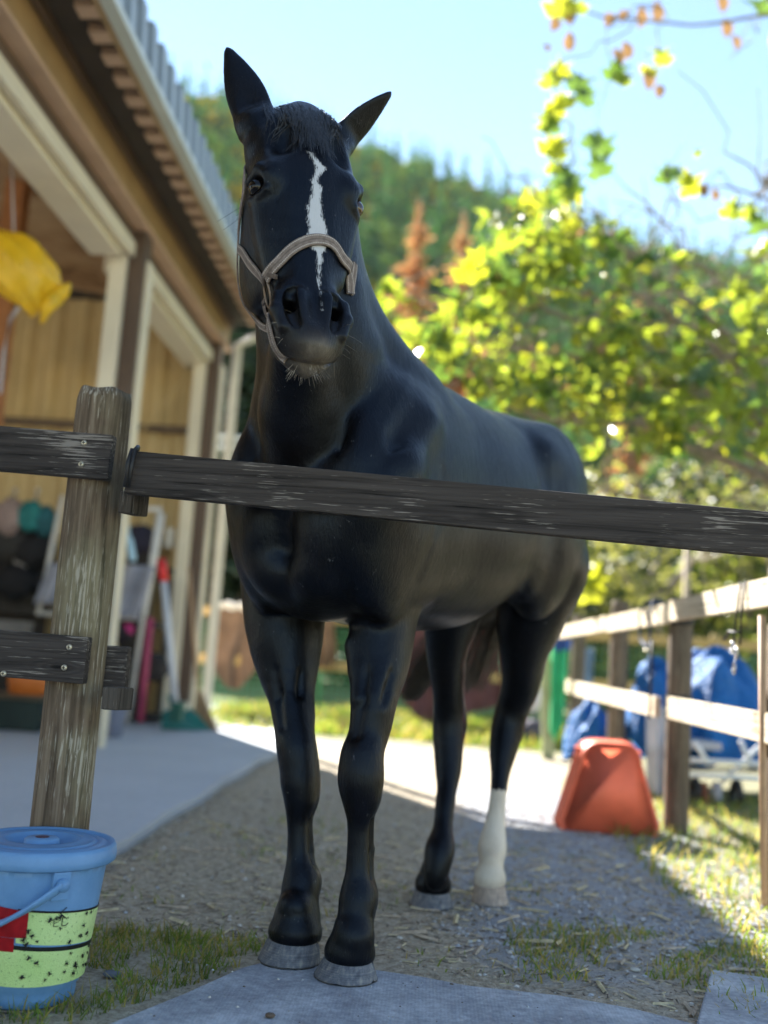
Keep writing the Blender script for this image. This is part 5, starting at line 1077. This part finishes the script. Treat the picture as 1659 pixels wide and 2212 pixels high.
    f.ell(B(.86, .20, 1.07), (.06, .03, .10), [BK, BL, UP+BK*.7], .05)     # stifle fold
    # head: a loft from poll to lips along -u; rows: s(-u), lateral, n centre, half width, half depth
    def hrow(u, n0, n1, w, l=0): return (-us(u), l, (n0+n1)/2, w*1.15, (n0-n1)/2)
    f.loft(HC, -HU, HR, HN, [hrow(.187, -.07, -.17, .035), hrow(.165, -.05, -.19, .062), hrow(.11, -.022, -.205, .090), hrow(.05, -.003, -.225, .103), hrow(0, .0, -.245, .105), hrow(-.06, -.002, -.27, .097), hrow(-.13, -.006, -.27, .087), hrow(-.20, -.006, -.225, .068), hrow(-.26, -.004, -.175, .058), hrow(-.31, .0, -.15, .056),
        hrow(-.355, .008, -.125, .062), hrow(-.395, .004, -.105, .058), hrow(-.42, -.010, -.085, .046), hrow(-.436, -.025, -.07, .03)], k=.02, e=2.5, e_lo=2.2)
    for sg in (1, -1):
        f.ell(Hd(.072*sg, .015, -.045), (.032, .045, .04), HAX, .02)                      # brow
        f.ell(Hd(.062*sg, -.10, -.185), (.034, .12, .095), HAX, .03)                     # cheek
        f.cone(Hd(.088*sg, -.03, -.06), Hd(.062*sg, -.20, -.065), .010, .006, .05)         # facial crest
        f.ell(Hd(.104*sg, -.003, -.048), (.022, .024, .027), HAX, .008, '-')              # eye socket
        f.chain([Hd(.086*sg, .014, -.024), Hd(.097*sg, .026, -.040), Hd(.108*sg, .017, -.078)], [.008, .011, .009], .012)      # upper lid
        f.chain([Hd(.086*sg, -.02, -.026), Hd(.093*sg, -.029, -.043), Hd(.103*sg, -.024, -.075)], [.004, .005, .006], .012)    # lower lid
        f.ell(Hd(.055*sg, .085, -.03), (.02, .035, .02), HAX, .035, '-')                  # hollow above the eye
        f.cone(Hd(.085*sg, -.12, .015), Hd(.065*sg, -.25, .012), .012, .012, .04, '-')   # flank of the nose
        # nostril: a flared wing with a comma shaped opening
        f.ell(Hd(.046*sg, -.325, -.030), (.026, .064, .036), HAX, .03)
        f.cone(Hd(.026*sg, -.285, .0), Hd(.022*sg, -.36, .004), .008, .012, .03)
        f.chain([Hd(.036*sg, -.272, -.001), Hd(.043*sg, -.286, .0), Hd(.045*sg, -.315, .006), Hd(.041*sg, -.345, .012), Hd(.032*sg, -.366, .015)], [.006, .0115, .0145, .013, .008], .006, '-')
        f.chain([Hd(.045*sg, -.31, -.004), Hd(.036*sg, -.32, -.045)], [.016, .012], .006, '-')
        f.chain([Hd(.064*sg, -.285, -.014), Hd(.066*sg, -.325, -.008), Hd(.056*sg, -.368, .0)], [.009, .011, .009], .012)
    f.ell(Hd(0, -.395, -.010), (.044, .038, .036), HAX, .02)                             # upper lip
    f.ell(Hd(0, -.420, -.055), (.034, .020, .030), HAX, .012)                            # lower lip and chin
    f.chain([Hd(-.055, -.395, -.06), Hd(-.03, -.432, -.030), Hd(0, -.440, -.020), Hd(.03, -.432, -.030), Hd(.055, -.395, -.06)], [.004]*5, .007, '-')
    # ears
    def ear(base, tip, width, out, bend, scoop):
        base, tip = np.array(base), np.array(tip); t = tip-base; L = np.linalg.norm(t); t /= L
        out = np.array(out, float); out -= t*(out@t); out /= np.linalg.norm(out); sd_ = np.cross(out, t)
        prof = [(-.02, .8, .8), (.1, .92, .8), (.3, 1.0, .6), (.5, .94, .45), (.7, .70, .36), (.88, .38, .3), (.97, .18, .2), (1.0, .06, .1)]
        rows = [(x*L, bend*(x**2)*L, -.02*x, width*w, width*.55*h) for x, w, h in prof]
        f.loft(base, t, sd_, out, rows, .006, 2.2)
        rows = [(x*L, bend*(x**2)*L, .010+width*.28*h, width*max(w-.20, .02)*scoop, max(width*.50*h, .003)) for x, w, h in prof[1:-1]]
        f.loft(base, t, sd_, out, rows, .006, 2.0, '-')
        f.cone(base-t*.045, base+t*.01, width*.95, width*.80, .03)
    ear(Hd(-.085, .13, -.105), P(494, 88, 2.10), .047, HN-HR*.55, .04, 1.0)
    ear(Hd(.072, .135, -.115), P(852, 198, 2.16), .038, -HU*.75+HN*.5+HR*.3, -.06, 1.0)
def horse_mesh():
    zc = 1.30
    body = Field((-.62, 2.0, -.01), (.72, 3.75, 1.56), .0065)
    sculpt(body); V1, Q1, N1 = body.surface()
    head = Field((-.60, 1.72, 1.12), (.10, 2.46, 2.10), .0038)
    sculpt(head); V2, Q2, N2 = head.surface()
    def inhead(p, m=0.0): return ((p[:, 2] > 1.28+m) & (p[:, 1] < 2.30-m) & (p[:, 0] < .02)) | ((p[:, 1] < 2.07-m) & (p[:, 2] > 1.14+m))
    c1 = V1[Q1].mean(1); c2 = V2[Q2].mean(1)
    Q1 = Q1[~inhead(c1, .006)]; Q2 = Q2[inhead(c2)]
    V = np.concatenate([V1, V2]); N = np.concatenate([N1, N2]); Q = np.concatenate([Q1, Q2+len(V1)])
    used = np.unique(Q); mp = np.full(len(V), -1); mp[used] = np.arange(len(used)); V, N, Q = V[used], N[used], mp[Q]
    me = bpy.data.meshes.new('horse')
    me.vertices.add(len(V)); me.vertices.foreach_set('co', V.astype(np.float32).ravel())
    me.loops.add(Q.size); me.loops.foreach_set('vertex_index', Q.astype(np.int32).ravel())
    me.polygons.add(len(Q)); me.polygons.foreach_set('loop_start', np.arange(0, Q.size, 4, dtype=np.int32))
    me.update(calc_edges=True); me.validate(); me.shade_smooth()
    if len(me.vertices) == len(N): me.normals_split_custom_set_from_vertices(N.astype(np.float32))
    h = (V-HC)@np.array(HAX).T
    at = me.attributes.new('head', 'FLOAT_VECTOR', 'POINT'); at.data.foreach_set('vector', h.astype(np.float32).ravel())
    return me, head
# ------------------------------------------------------------------ the finished horse
Hm, HF = horse_mesh()
def coat():
    t = NT('black_coat', .34, .24); vo_ = t.coords('Object'); at_ = t.n('ShaderNodeAttribute', attribute_name='head'); hs = t.n('ShaderNodeSeparateXYZ'); t.L(at_.outputs['Vector'], hs.inputs[0])
    ab = t.n('ShaderNodeAttribute', attribute_name='marks'); ms = t.n('ShaderNodeSeparateXYZ'); t.L(ab.outputs['Vector'], ms.inputs[0])
    big = t.noise(vo_, 5, 4, .6); fine = t.noise(t.coords('Object', (260, 260, 60)), 1, 3, .7); mid = t.noise(t.coords('Object', (70, 70, 22)), 1, 4, .65)
    base = t.ramp(big, [(.35, (.0012, .0015, .0026)), (.65, (.0032, .0026, .0028))])
    base = t.mix(t.math('MULTIPLY', t.math('SUBTRACT', t.noise(t.coords('Object', (9, 9, 3)), 1, 5, .65), .5), 2.2, True), base, (.0045, .0034, .0034))
    base = t.mix(t.math('MULTIPLY', t.math('MULTIPLY', ms.outputs[2], t.math('ADD', .25, mid)), .95, True), base, (.13, .11, .085))
    base = t.mix(t.math('MULTIPLY', fine, .16), base, t.mix(.5, base, (.03, .028, .032)))
    # blaze and sock: white hair with ragged edges
    mpn = t.n('ShaderNodeMapping'); mpn.inputs['Scale'].default_value = (420, 80, 200); t.L(at_.outputs['Vector'], mpn.inputs['Vector']); hn = t.noise(mpn.outputs['Vector'], 1, 4, .7, .5); hn2 = t.noise(at_.outputs['Vector'], 45, 3, .6)
    e = t.math('ADD', ms.outputs[0], t.math('MULTIPLY', t.math('SUBTRACT', t.math('ADD', t.math('MULTIPLY', hn, .6), t.math('MULTIPLY', hn2, .4)), .5), 2.6))
    bl = t.ramp(e, [(.36, (0, 0, 0)), (.70, (1, 1, 1))]); base = t.mix(bl, base, (.50, .52, .55))
    sk = t.ramp(t.math('ADD', ms.outputs[1], t.math('MULTIPLY', t.math('SUBTRACT', mid, .5), .9)), [(.45, (0, 0, 0)), (.55, (1, 1, 1))]); sockc = t.ramp(big, [(.35, (.50, .43, .34)), (.6, (.68, .62, .53))]); base = t.mix(sk, base, sockc)
    t.color(base); t.L(t.math('ADD', .22, t.math('MULTIPLY', mid, .22)), t.b.inputs['Roughness'])
    t.b.inputs['Specular Tint'].default_value = (.62, .78, 1.0, 1); t.b.inputs['Sheen Weight'].default_value = .008; t.b.inputs['Sheen Roughness'].default_value = .25; t.b.inputs['Sheen Tint'].default_value = (.6, .65, .75, 1)
    lump_ = t.noise(vo_, 16, 3, .55); t.bump(t.math('ADD', t.math('MULTIPLY', fine, .55), t.math('ADD', t.math('MULTIPLY', mid, .55), t.math('MULTIPLY', lump_, .8))), .5, .005); return t.m
# marks attribute: x blaze, y sock, z pale muzzle hair
n = len(Hm.vertices); co = np.empty(n*3, np.float32); Hm.vertices.foreach_get('co', co); co = co.reshape(-1, 3).astype(float); hh = (co-HC)@np.array(HAX).T
def headpt(vx, vy):
    d = ray(vx, vy); o = CAMP; tt = ((HC-o)@HN)/(d@HN); q = o+d*tt-HC; return q@HR, q@HU
bl = [(672, 328, 5), (682, 345, 7), (692, 358, 13), (694, 366, 11), (684, 378, 5), (680, 390, 7), (685, 402, 10), (684, 420, 11), (682, 432, 14), (680, 450, 17), (684, 470, 18), (688, 490, 21), (690, 520, 25), (692, 545, 8), (692, 575, 6), (691, 600, 5), (692, 640, 3), (692, 670, 2)]
bu = np.array([headpt(x_, y_) for x_, y_, w_ in bl]); bw = np.array([w_*2.0/2200 for *_, w_ in bl]); o_ = np.argsort(bu[:, 1])
rc = np.interp(hh[:, 1], bu[o_, 1], bu[o_, 0]); ww = np.interp(hh[:, 1], bu[o_, 1], bw[o_]); inb = (hh[:, 1] < bu[:, 1].max()+.004) & (hh[:, 1] > bu[:, 1].min()-.01) & (hh[:, 2] > -.05)
fade = np.interp(hh[:, 1], [-.30, -.20, -.12], [.28, .36, .52])
mk = np.zeros((n, 3)); mk[:, 0] = np.where(inb, np.clip(fade+.5*(ww-np.abs(hh[:, 0]-rc))/.008*.9, 0, 1.0), 0)
mk[:, 1] = np.where((co[:, 0] > .12) & (co[:, 1] > 2.95) & (co[:, 2] < .55), np.clip(.5+(.325-co[:, 2])*14, 0, 1), 0)
mz = np.exp(-((hh[:, 0]-.008)/.035)**2-((hh[:, 1]+.395)/.028)**2)*np.clip((hh[:, 2]+.10)/.03, 0, 1); mk[:, 2] = np.clip(mz*1.6, 0, 1)+.10*np.clip((-hh[:, 1]-.27)/.1, 0, 1)*np.clip((hh[:, 2]+.15)/.06, 0, 1)*(np.abs(hh[:, 0]) < .12)*(hh[:, 1] > -.47)
a_ = Hm.attributes.new('marks', 'FLOAT_VECTOR', 'POINT'); a_.data.foreach_set('vector', mk.astype(np.float32).ravel())

horse = link('horse', Hm, coat(), None, label='black horse with white blaze and one white hind sock facing the camera', cat='horse')
def hpart(mb_, name, mat, smooth=True, **k): return mb_.build(name, mat, horse, smooth, **k)
# eyes
t = NT('eye', .1, .25); v = t.coords('Object'); t.color((.004, .003, .003)); t.b.inputs['Coat Weight'].default_value = .15; t.b.inputs['Coat Roughness'].default_value = .02; EYE = t.m
t = NT('eye_amber', .05, .8); v = t.coords('Object'); t.color(t.ramp(t.noise(v, 160, 3), [(.35, (.010, .006, .004)), (.65, (.06, .032, .016))])); EYE2 = t.m
for sg in (1, -1):
    c = Hd(.0965*sg, -.003, -.053); V, F = blob(3, 1, (1, 1, 1), 0); o = link('eye', raw_mesh('eye', V*.0190+c, F), EYE if sg < 0 else EYE2, horse, True)
# hooves
def hoofmat(name, pal):
    t = NT(name, .55, .4); g = t.n('ShaderNodeAttribute', attribute_name='hoof'); s_ = t.n('ShaderNodeSeparateXYZ'); t.L(g.outputs['Vector'], s_.inputs[0])
    mp = t.n('ShaderNodeMapping'); mp.inputs['Scale'].default_value = (14, 1.2, 1); t.L(g.outputs['Vector'], mp.inputs['Vector']); st_ = t.noise(mp.outputs['Vector'], 2.2, 4, .6); mp2 = t.n('ShaderNodeMapping'); mp2.inputs['Scale'].default_value = (1.0, 9, 1); t.L(g.outputs['Vector'], mp2.inputs['Vector']); rg = t.noise(mp2.outputs['Vector'], 2, 3, .6)
    c = t.ramp(t.math('ADD', t.math('MULTIPLY', st_, .65), t.math('MULTIPLY', rg, .35)), [(.34, pal[0]), (.5, pal[1]), (.64, pal[2])]); c = t.mix(t.ramp(t.math('ADD', s_.outputs[1], t.math('MULTIPLY', st_, .25)), [(.92, (0, 0, 0)), (1.12, (.8, .8, .8))]), c, pal[3]); c = t.mix(t.ramp(t.math('ADD', s_.outputs[1], t.math('MULTIPLY', rg, .10)), [(.09, (1, 1, 1)), (.16, (0, 0, 0))]), c, (.03, .028, .026)); t.color(c); t.bump(t.math('ADD', rg, st_), .35, .003); return t.m
HM1 = hoofmat('hoof_slate', [(.045, .05, .065), (.11, .12, .145), (.24, .235, .22), (.30, .24, .15)]); HM2 = hoofmat('hoof_pale', [(.22, .19, .18), (.36, .29, .24), (.52, .42, .34), (.45, .33, .22)])
def hoof(x0b, x1b, yb_, x0t, x1t, yt, ground, mat, fwd, label=None, seed=0):
    c, d, rb_, rt, cb_, f, s_, ht, off, _c = hoof_geo(seed-1)
    q = random.Random(seed); V = []; A = []; n_, m_ = 56, 16
    prof = [(0, .985), (.015, 1.0), (.06, 1.0)]+[(x, 1-(1-rt/rb_)*(x-.06)/.90) for x in np.linspace(.12, .93, 10)]+[(.97, rt/rb_*1.01), (1.0, rt/rb_*.97), (1.04, rt/rb_*.84)]
    for (h_, k) in prof:
        for i in range(n_):
            a = 2*math.pi*i/n_; fx = math.cos(a); sx_ = math.sin(a); back = .80 if fx < 0 else 1.0
            chip_ = (.004*max(0, math.sin(a*5+seed*2))**6+.003*max(0, math.sin(a*9+seed))**8)*(h_ < .03)
            rr = rb_*k*(1+.006*math.sin(h_*38)*(h_ > .1)); p = cb_+f*(fx*rr*back-(h_*.18*rb_ if fx > 0 else -.02*h_*rb_))+s_*(sx_*rr+off*h_)
            V.append((p[0], p[1], ground+ht_(h_, ht, ground, fx)+chip_)); A.append((i/n_, min(h_, 1), 0))
    m_ = len(prof); F = [(j*n_+i, j*n_+(i+1) % n_, (j+1)*n_+(i+1) % n_, (j+1)*n_+i) for j in range(m_-1) for i in range(n_)]+[tuple((m_-1)*n_+i for i in range(n_))]
    me = mesh_from(V, F); g = me.attributes.new('hoof', 'FLOAT_VECTOR', 'POINT'); g.data.foreach_set('vector', np.array(A, np.float32).ravel()); return link('hoof', me, mat, horse, True, label=label)
def ht_(h_, top_, ground, fx): return h_*(top_-ground)*(1 if fx > 0 else 1+.30*fx)
fw = -BK+np.array([.25, 0, 0])
hoof(679, 812, 2131, 703, 804, 2066, .022, HM1, fw, seed=1); hoof(558, 690, 2094, 582, 691, 2021, .022, HM1, fw+np.array([-.1, 0, 0]), seed=2)
hoof(885, 977, 1968, 898, 970, 1918, .0, HM1, fw, seed=3); hoof(1019, 1097, 1961, 1026, 1088, 1903, .0, HM2, fw, 'pale striped hoof under the white sock', seed=4)
# hair
def hairmat(name, c, rough=.4):
    t = NT(name, rough, .55); v = t.coords('Object'); f = t.noise(v, 150, 2); t.color(t.ramp(f, [(.3, tuple(x*.5 for x in c)), (.7, tuple(x*1.7 for x in c))])); return t.m
HAIR = hairmat('black_hair', (.016, .017, .02)); WHISK = hairmat('whisker_hair', (.22, .20, .17), .5)
def strand(m_, pts, r0, r1=.0004, n_=3):
    k = len(pts); m_.tube(pts, [r0+(r1-r0)*i/(k-1) for i in range(k)], n_, False)
hq = random.Random(12)
def raysurf(vx, vy):
    d = ray(vx, vy); t_ = np.linspace(1.76, 2.40, 330)/d[1]; Q = CAMP+d*t_[:, None]; dd, _ = HF.sample(Q); i = np.argmax(dd < .0004)
    return Q[i] if dd[i] < .0004 else Q[int(np.argmin(dd))]
def surf(p, lift=0.0):
    p = np.array([p], float)
    for _ in range(4): d, g = HF.sample(p); p = p-(d/np.maximum((g**2).sum(1), .2))[:, None]*g
    d, g = HF.sample(p); nn = g[0]/np.linalg.norm(g[0]); return p[0]+nn*lift, nn
m_ = MB()
for i in range(520):
    r0 = hq.gauss(.0, .028); a = np.array(Hd(r0, .150+hq.uniform(-.01, .012), -.075+hq.uniform(-.02, .02))); L_ = hq.uniform(.05, .135)*(1 if abs(r0) < .04 else .7); spread = r0*.35+hq.gauss(0, .006); pts = []
    for k in range(7):
        u = k/6; q = HC+HR*(a-HC).dot(HR)*1.0+HR*spread*u*1.2+HU*((a-HC)@HU-L_*u)+HN*((a-HC)@HN+.07*min(u*2, 1)); s_, nn = surf(q, .003+.004*math.sin(min(u*2.2, 1)*math.pi*.8)+.0025*hq.random()+.004*u*hq.random()); pts.append(s_)
    strand(m_, pts, .00075)
hpart(m_, 'forelock', HAIR, False, kind='stuff')
m_ = MB()
for i in range(420):
    u0 = hq.random(); a = P(680+(905-680)*u0, 300+(850-300)*u0**.9, 2.17+.35*u0); s0, nn = surf(a, .0) if u0 < .4 else (np.array(a), None)
    base = np.array(a)+np.array([-.02, -.0, .0]); L_ = hq.uniform(.08, .2); d = np.array([-.7+hq.gauss(0, .2), .25+hq.gauss(0, .15), -.35]); pts = [base+d*L_*u-np.array([0, 0, .25*L_*u*u]) for u in np.linspace(0, 1, 5)]; strand(m_, pts, .0011)
hpart(m_, 'mane', HAIR, False, kind='stuff')
m_ = MB()
for i in range(900):
    e0 = hq.gauss(0, 1); e1 = hq.gauss(0, 1); s0 = B(1.27, .02*e0, 1.42-abs(.02*e1)); sw = hq.random()
    end = P(905-32*sw+8*e0, 1515-70*hq.random()*abs(e1), 3.42+.05*e1) if sw > .35 else P(1010+22*e0, 1500-60*hq.random(), 3.55+.05*e1)
    p1 = s0+BK*.10+UP*-.08; p2 = B(1.40, -.02+.03*e0, 1.02); pts = [s0, p1, p1*.5+p2*.5+BK*.01, p2, p2*.45+np.array(end)*.55+UP*.05+np.array([.02*e1, 0, 0]), end]; strand(m_, pts, .0022, .0006)
hpart(m_, 'tail', HAIR, False, kind='stuff')
m_ = MB()
for i in range(46):
    sx_ = hq.uniform(-1, 1); q = Hd(sx_*.034, -.432-hq.random()*.004, -.045+hq.uniform(-.03, .02)); s0, nn = surf(q, -.001); d = nn*.25-UP*.9+HR*(sx_*.5+hq.gauss(0, .1)); d = d/np.linalg.norm(d); L_ = hq.uniform(.008, .027)
    strand(m_, [s0+d*L_*u+HR*sx_*.004*u*u for u in np.linspace(0, 1, 4)], .00055, .0002)
for i in range(12):
    sg = hq.choice((-1, 1)); q = Hd(.055*sg, hq.uniform(-.40, -.33), hq.uniform(-.06, .0)); s0, nn = surf(q, -.001); d = nn+HR*sg*.3+np.array([0, 0, hq.gauss(-.2, .3)]); d /= np.linalg.norm(d); strand(m_, [s0, s0+d*.012, s0+d*hq.uniform(.015, .045)+np.array([0, 0, -.004])], .00045, .0002)
hpart(m_, 'whiskers', WHISK, False, kind='stuff')
# halter
t = NT('halter_webbing', .8, .25); uv = t.n('ShaderNodeAttribute', attribute_name='band'); s_ = t.n('ShaderNodeSeparateXYZ'); t.L(uv.outputs['Vector'], s_.inputs[0]); v = t.coords('Object')
f = t.noise(v, 120, 4, .7); c = t.ramp(f, [(.3, (.12, .095, .08)), (.7, (.27, .225, .20))])
e = t.math('ABSOLUTE', t.math('SUBTRACT', t.math('ABSOLUTE', s_.outputs[1]), .68)); dash = t.math('GREATER_THAN', t.math('SINE', t.math('MULTIPLY', s_.outputs[0], 1500)), -.3); stitch = t.math('MULTIPLY', t.math('LESS_THAN', e, .09), dash)
gro = t.math('LESS_THAN', t.math('ABSOLUTE', s_.outputs[1]), .12); c = t.mix(t.math('MULTIPLY', gro, .5), c, (.07, .055, .05)); c = t.mix(t.math('MULTIPLY', stitch, .85), c, (.55, .50, .46)); t.color(c); t.bump(t.math('ADD', f, t.math('MULTIPLY', s_.outputs[1], s_.outputs[1])), .5, .003); WEB = t.m
hal = empty('halter', tuple(P(583, 620, 1.98)), label='taupe stitched halter buckled on the head of the black horse', cat='halter')
def strap(name, pts, w, th=.004, lift=.003, n=36, parent=hal, mat=WEB, tw=None, free=False):
    pts = np.array(pts, float); tt = np.concatenate([[0], np.cumsum(np.linalg.norm(np.diff(pts, axis=0), axis=1))]); u = np.linspace(0, tt[-1], n); m = np.gradient(pts, tt, axis=0); Q = []
    for x in u:
        i = min(max(int(np.searchsorted(tt, x)-1), 0), len(tt)-2); h = tt[i+1]-tt[i]; s1 = (x-tt[i])/h; Q.append((2*s1**3-3*s1**2+1)*pts[i]+(s1**3-2*s1**2+s1)*h*m[i]+(-2*s1**3+3*s1**2)*pts[i+1]+(s1**3-s1**2)*h*m[i+1])
    S = []; N_ = []
    for q in Q:
        a, nn = surf(q, lift)
        if free: a = q
        S.append(a); N_.append(nn)
    S = np.array(S); N_ = np.array(N_)
    for _ in range(3): N_[1:-1] = (N_[:-2]+N_[1:-1]*2+N_[2:])/4; S[1:-1] = (S[:-2]+S[1:-1]*2+S[2:])/4
    N_ /= np.linalg.norm(N_, axis=1)[:, None]; T_ = np.gradient(S, axis=0); T_ /= np.linalg.norm(T_, axis=1)[:, None]; W_2 = np.cross(T_, N_); W_2 /= np.linalg.norm(W_2, axis=1)[:, None]
    V = []; A = []; sec = [(-1, 0), (-1, .7), (-.85, 1), (-.5, 1.08), (0, 1), (.5, 1.08), (.85, 1), (1, .7), (1, 0)]; cum = np.concatenate([[0], np.cumsum(np.linalg.norm(np.diff(S, axis=0), axis=1))])
    for i in range(n):
        for a, b in sec: V.append(S[i]+W_2[i]*a*w/2+N_[i]*(b*th-.001)); A.append((cum[i], a, 0))
    k = len(sec); F = [(i*k+j, i*k+(j+1) % k, (i+1)*k+(j+1) % k, (i+1)*k+j) for i in range(n-1) for j in range(k)]+[tuple(range(k)), tuple((n-1)*k+j for j in range(k))[::-1]]
    me = mesh_from(V, F); g = me.attributes.new('band', 'FLOAT_VECTOR', 'POINT'); g.data.foreach_set('vector', np.array(A, np.float32).ravel()); o = link(name, me, mat, parent, True)
    return o
strap('noseband', [raysurf(578, 600), raysurf(600, 572), raysurf(632, 540), raysurf(665, 522), raysurf(692, 519), raysurf(718, 530), raysurf(738, 560), raysurf(750, 600), raysurf(754, 636)], .025, .005, .004, 60)
strap('cheek_strap', [raysurf(572, 608), raysurf(548, 578), raysurf(528, 548), raysurf(516, 525), raysurf(519, 492), raysurf(524, 455)], .021, .004, .003)
strap('crown_strap', [raysurf(519, 505), raysurf(524, 455), raysurf(531, 415), surf(Hd(-.112, .045, -.12))[0], surf(Hd(-.105, .085, -.165))[0], surf(Hd(-.085, .12, -.20))[0], surf(Hd(-.03, .15, -.22))[0]], .016, .004, .004)
strap('jaw_strap', [raysurf(516, 530), raysurf(515, 580), raysurf(519, 635), raysurf(535, 680), raysurf(560, 697), raysurf(580, 702)], .016, .004, .003)
strap('chin_strap', [raysurf(577, 650), raysurf(580, 680), raysurf(586, 715), raysurf(598, 755), raysurf(620, 780)], .017, .004, .003)
strap('cheek_strap', [raysurf(754, 636), raysurf(760, 605), raysurf(764, 570)], .018, .004, .003)
RING = plain('dull_brass', (.16, .12, .09), .4, .3, 90, .1, metal=.5)
a, nn = surf(raysurf(584, 634), .006); T_ = np.array(UP-nn*(UP@nn)); T_ /= np.linalg.norm(T_); S_ = np.cross(nn, T_)
m_ = MB(); m_.tube([a+T_*.030*math.sin(w)+S_*.016*math.cos(w)*(1 if True else 1) for w in np.linspace(0, 6.2832, 26)], .0032, 8, False); m_.build('ring', RING, hal, True)
for k_, (vx, vy, rot) in enumerate([(575, 604, .6), (592, 596, -.6), (577, 652, 0)]):
    a2, nn2 = surf(raysurf(vx, vy), .006); d = T_*math.cos(rot)+S_*math.sin(rot); e = np.cross(nn2, d); m_ = MB(); V = [a2+e*s1*.012+d*s2*.005+nn2*s3*.004 for s1 in (-1, 1) for s2 in (-1, 1) for s3 in (-1, 1)]
    m_.add(V, [(0, 1, 3, 2), (4, 6, 7, 5), (0, 4, 5, 1), (2, 3, 7, 6), (0, 2, 6, 4), (1, 5, 7, 3)]); m_.build('keeper', WEB, hal, bevel=.002)
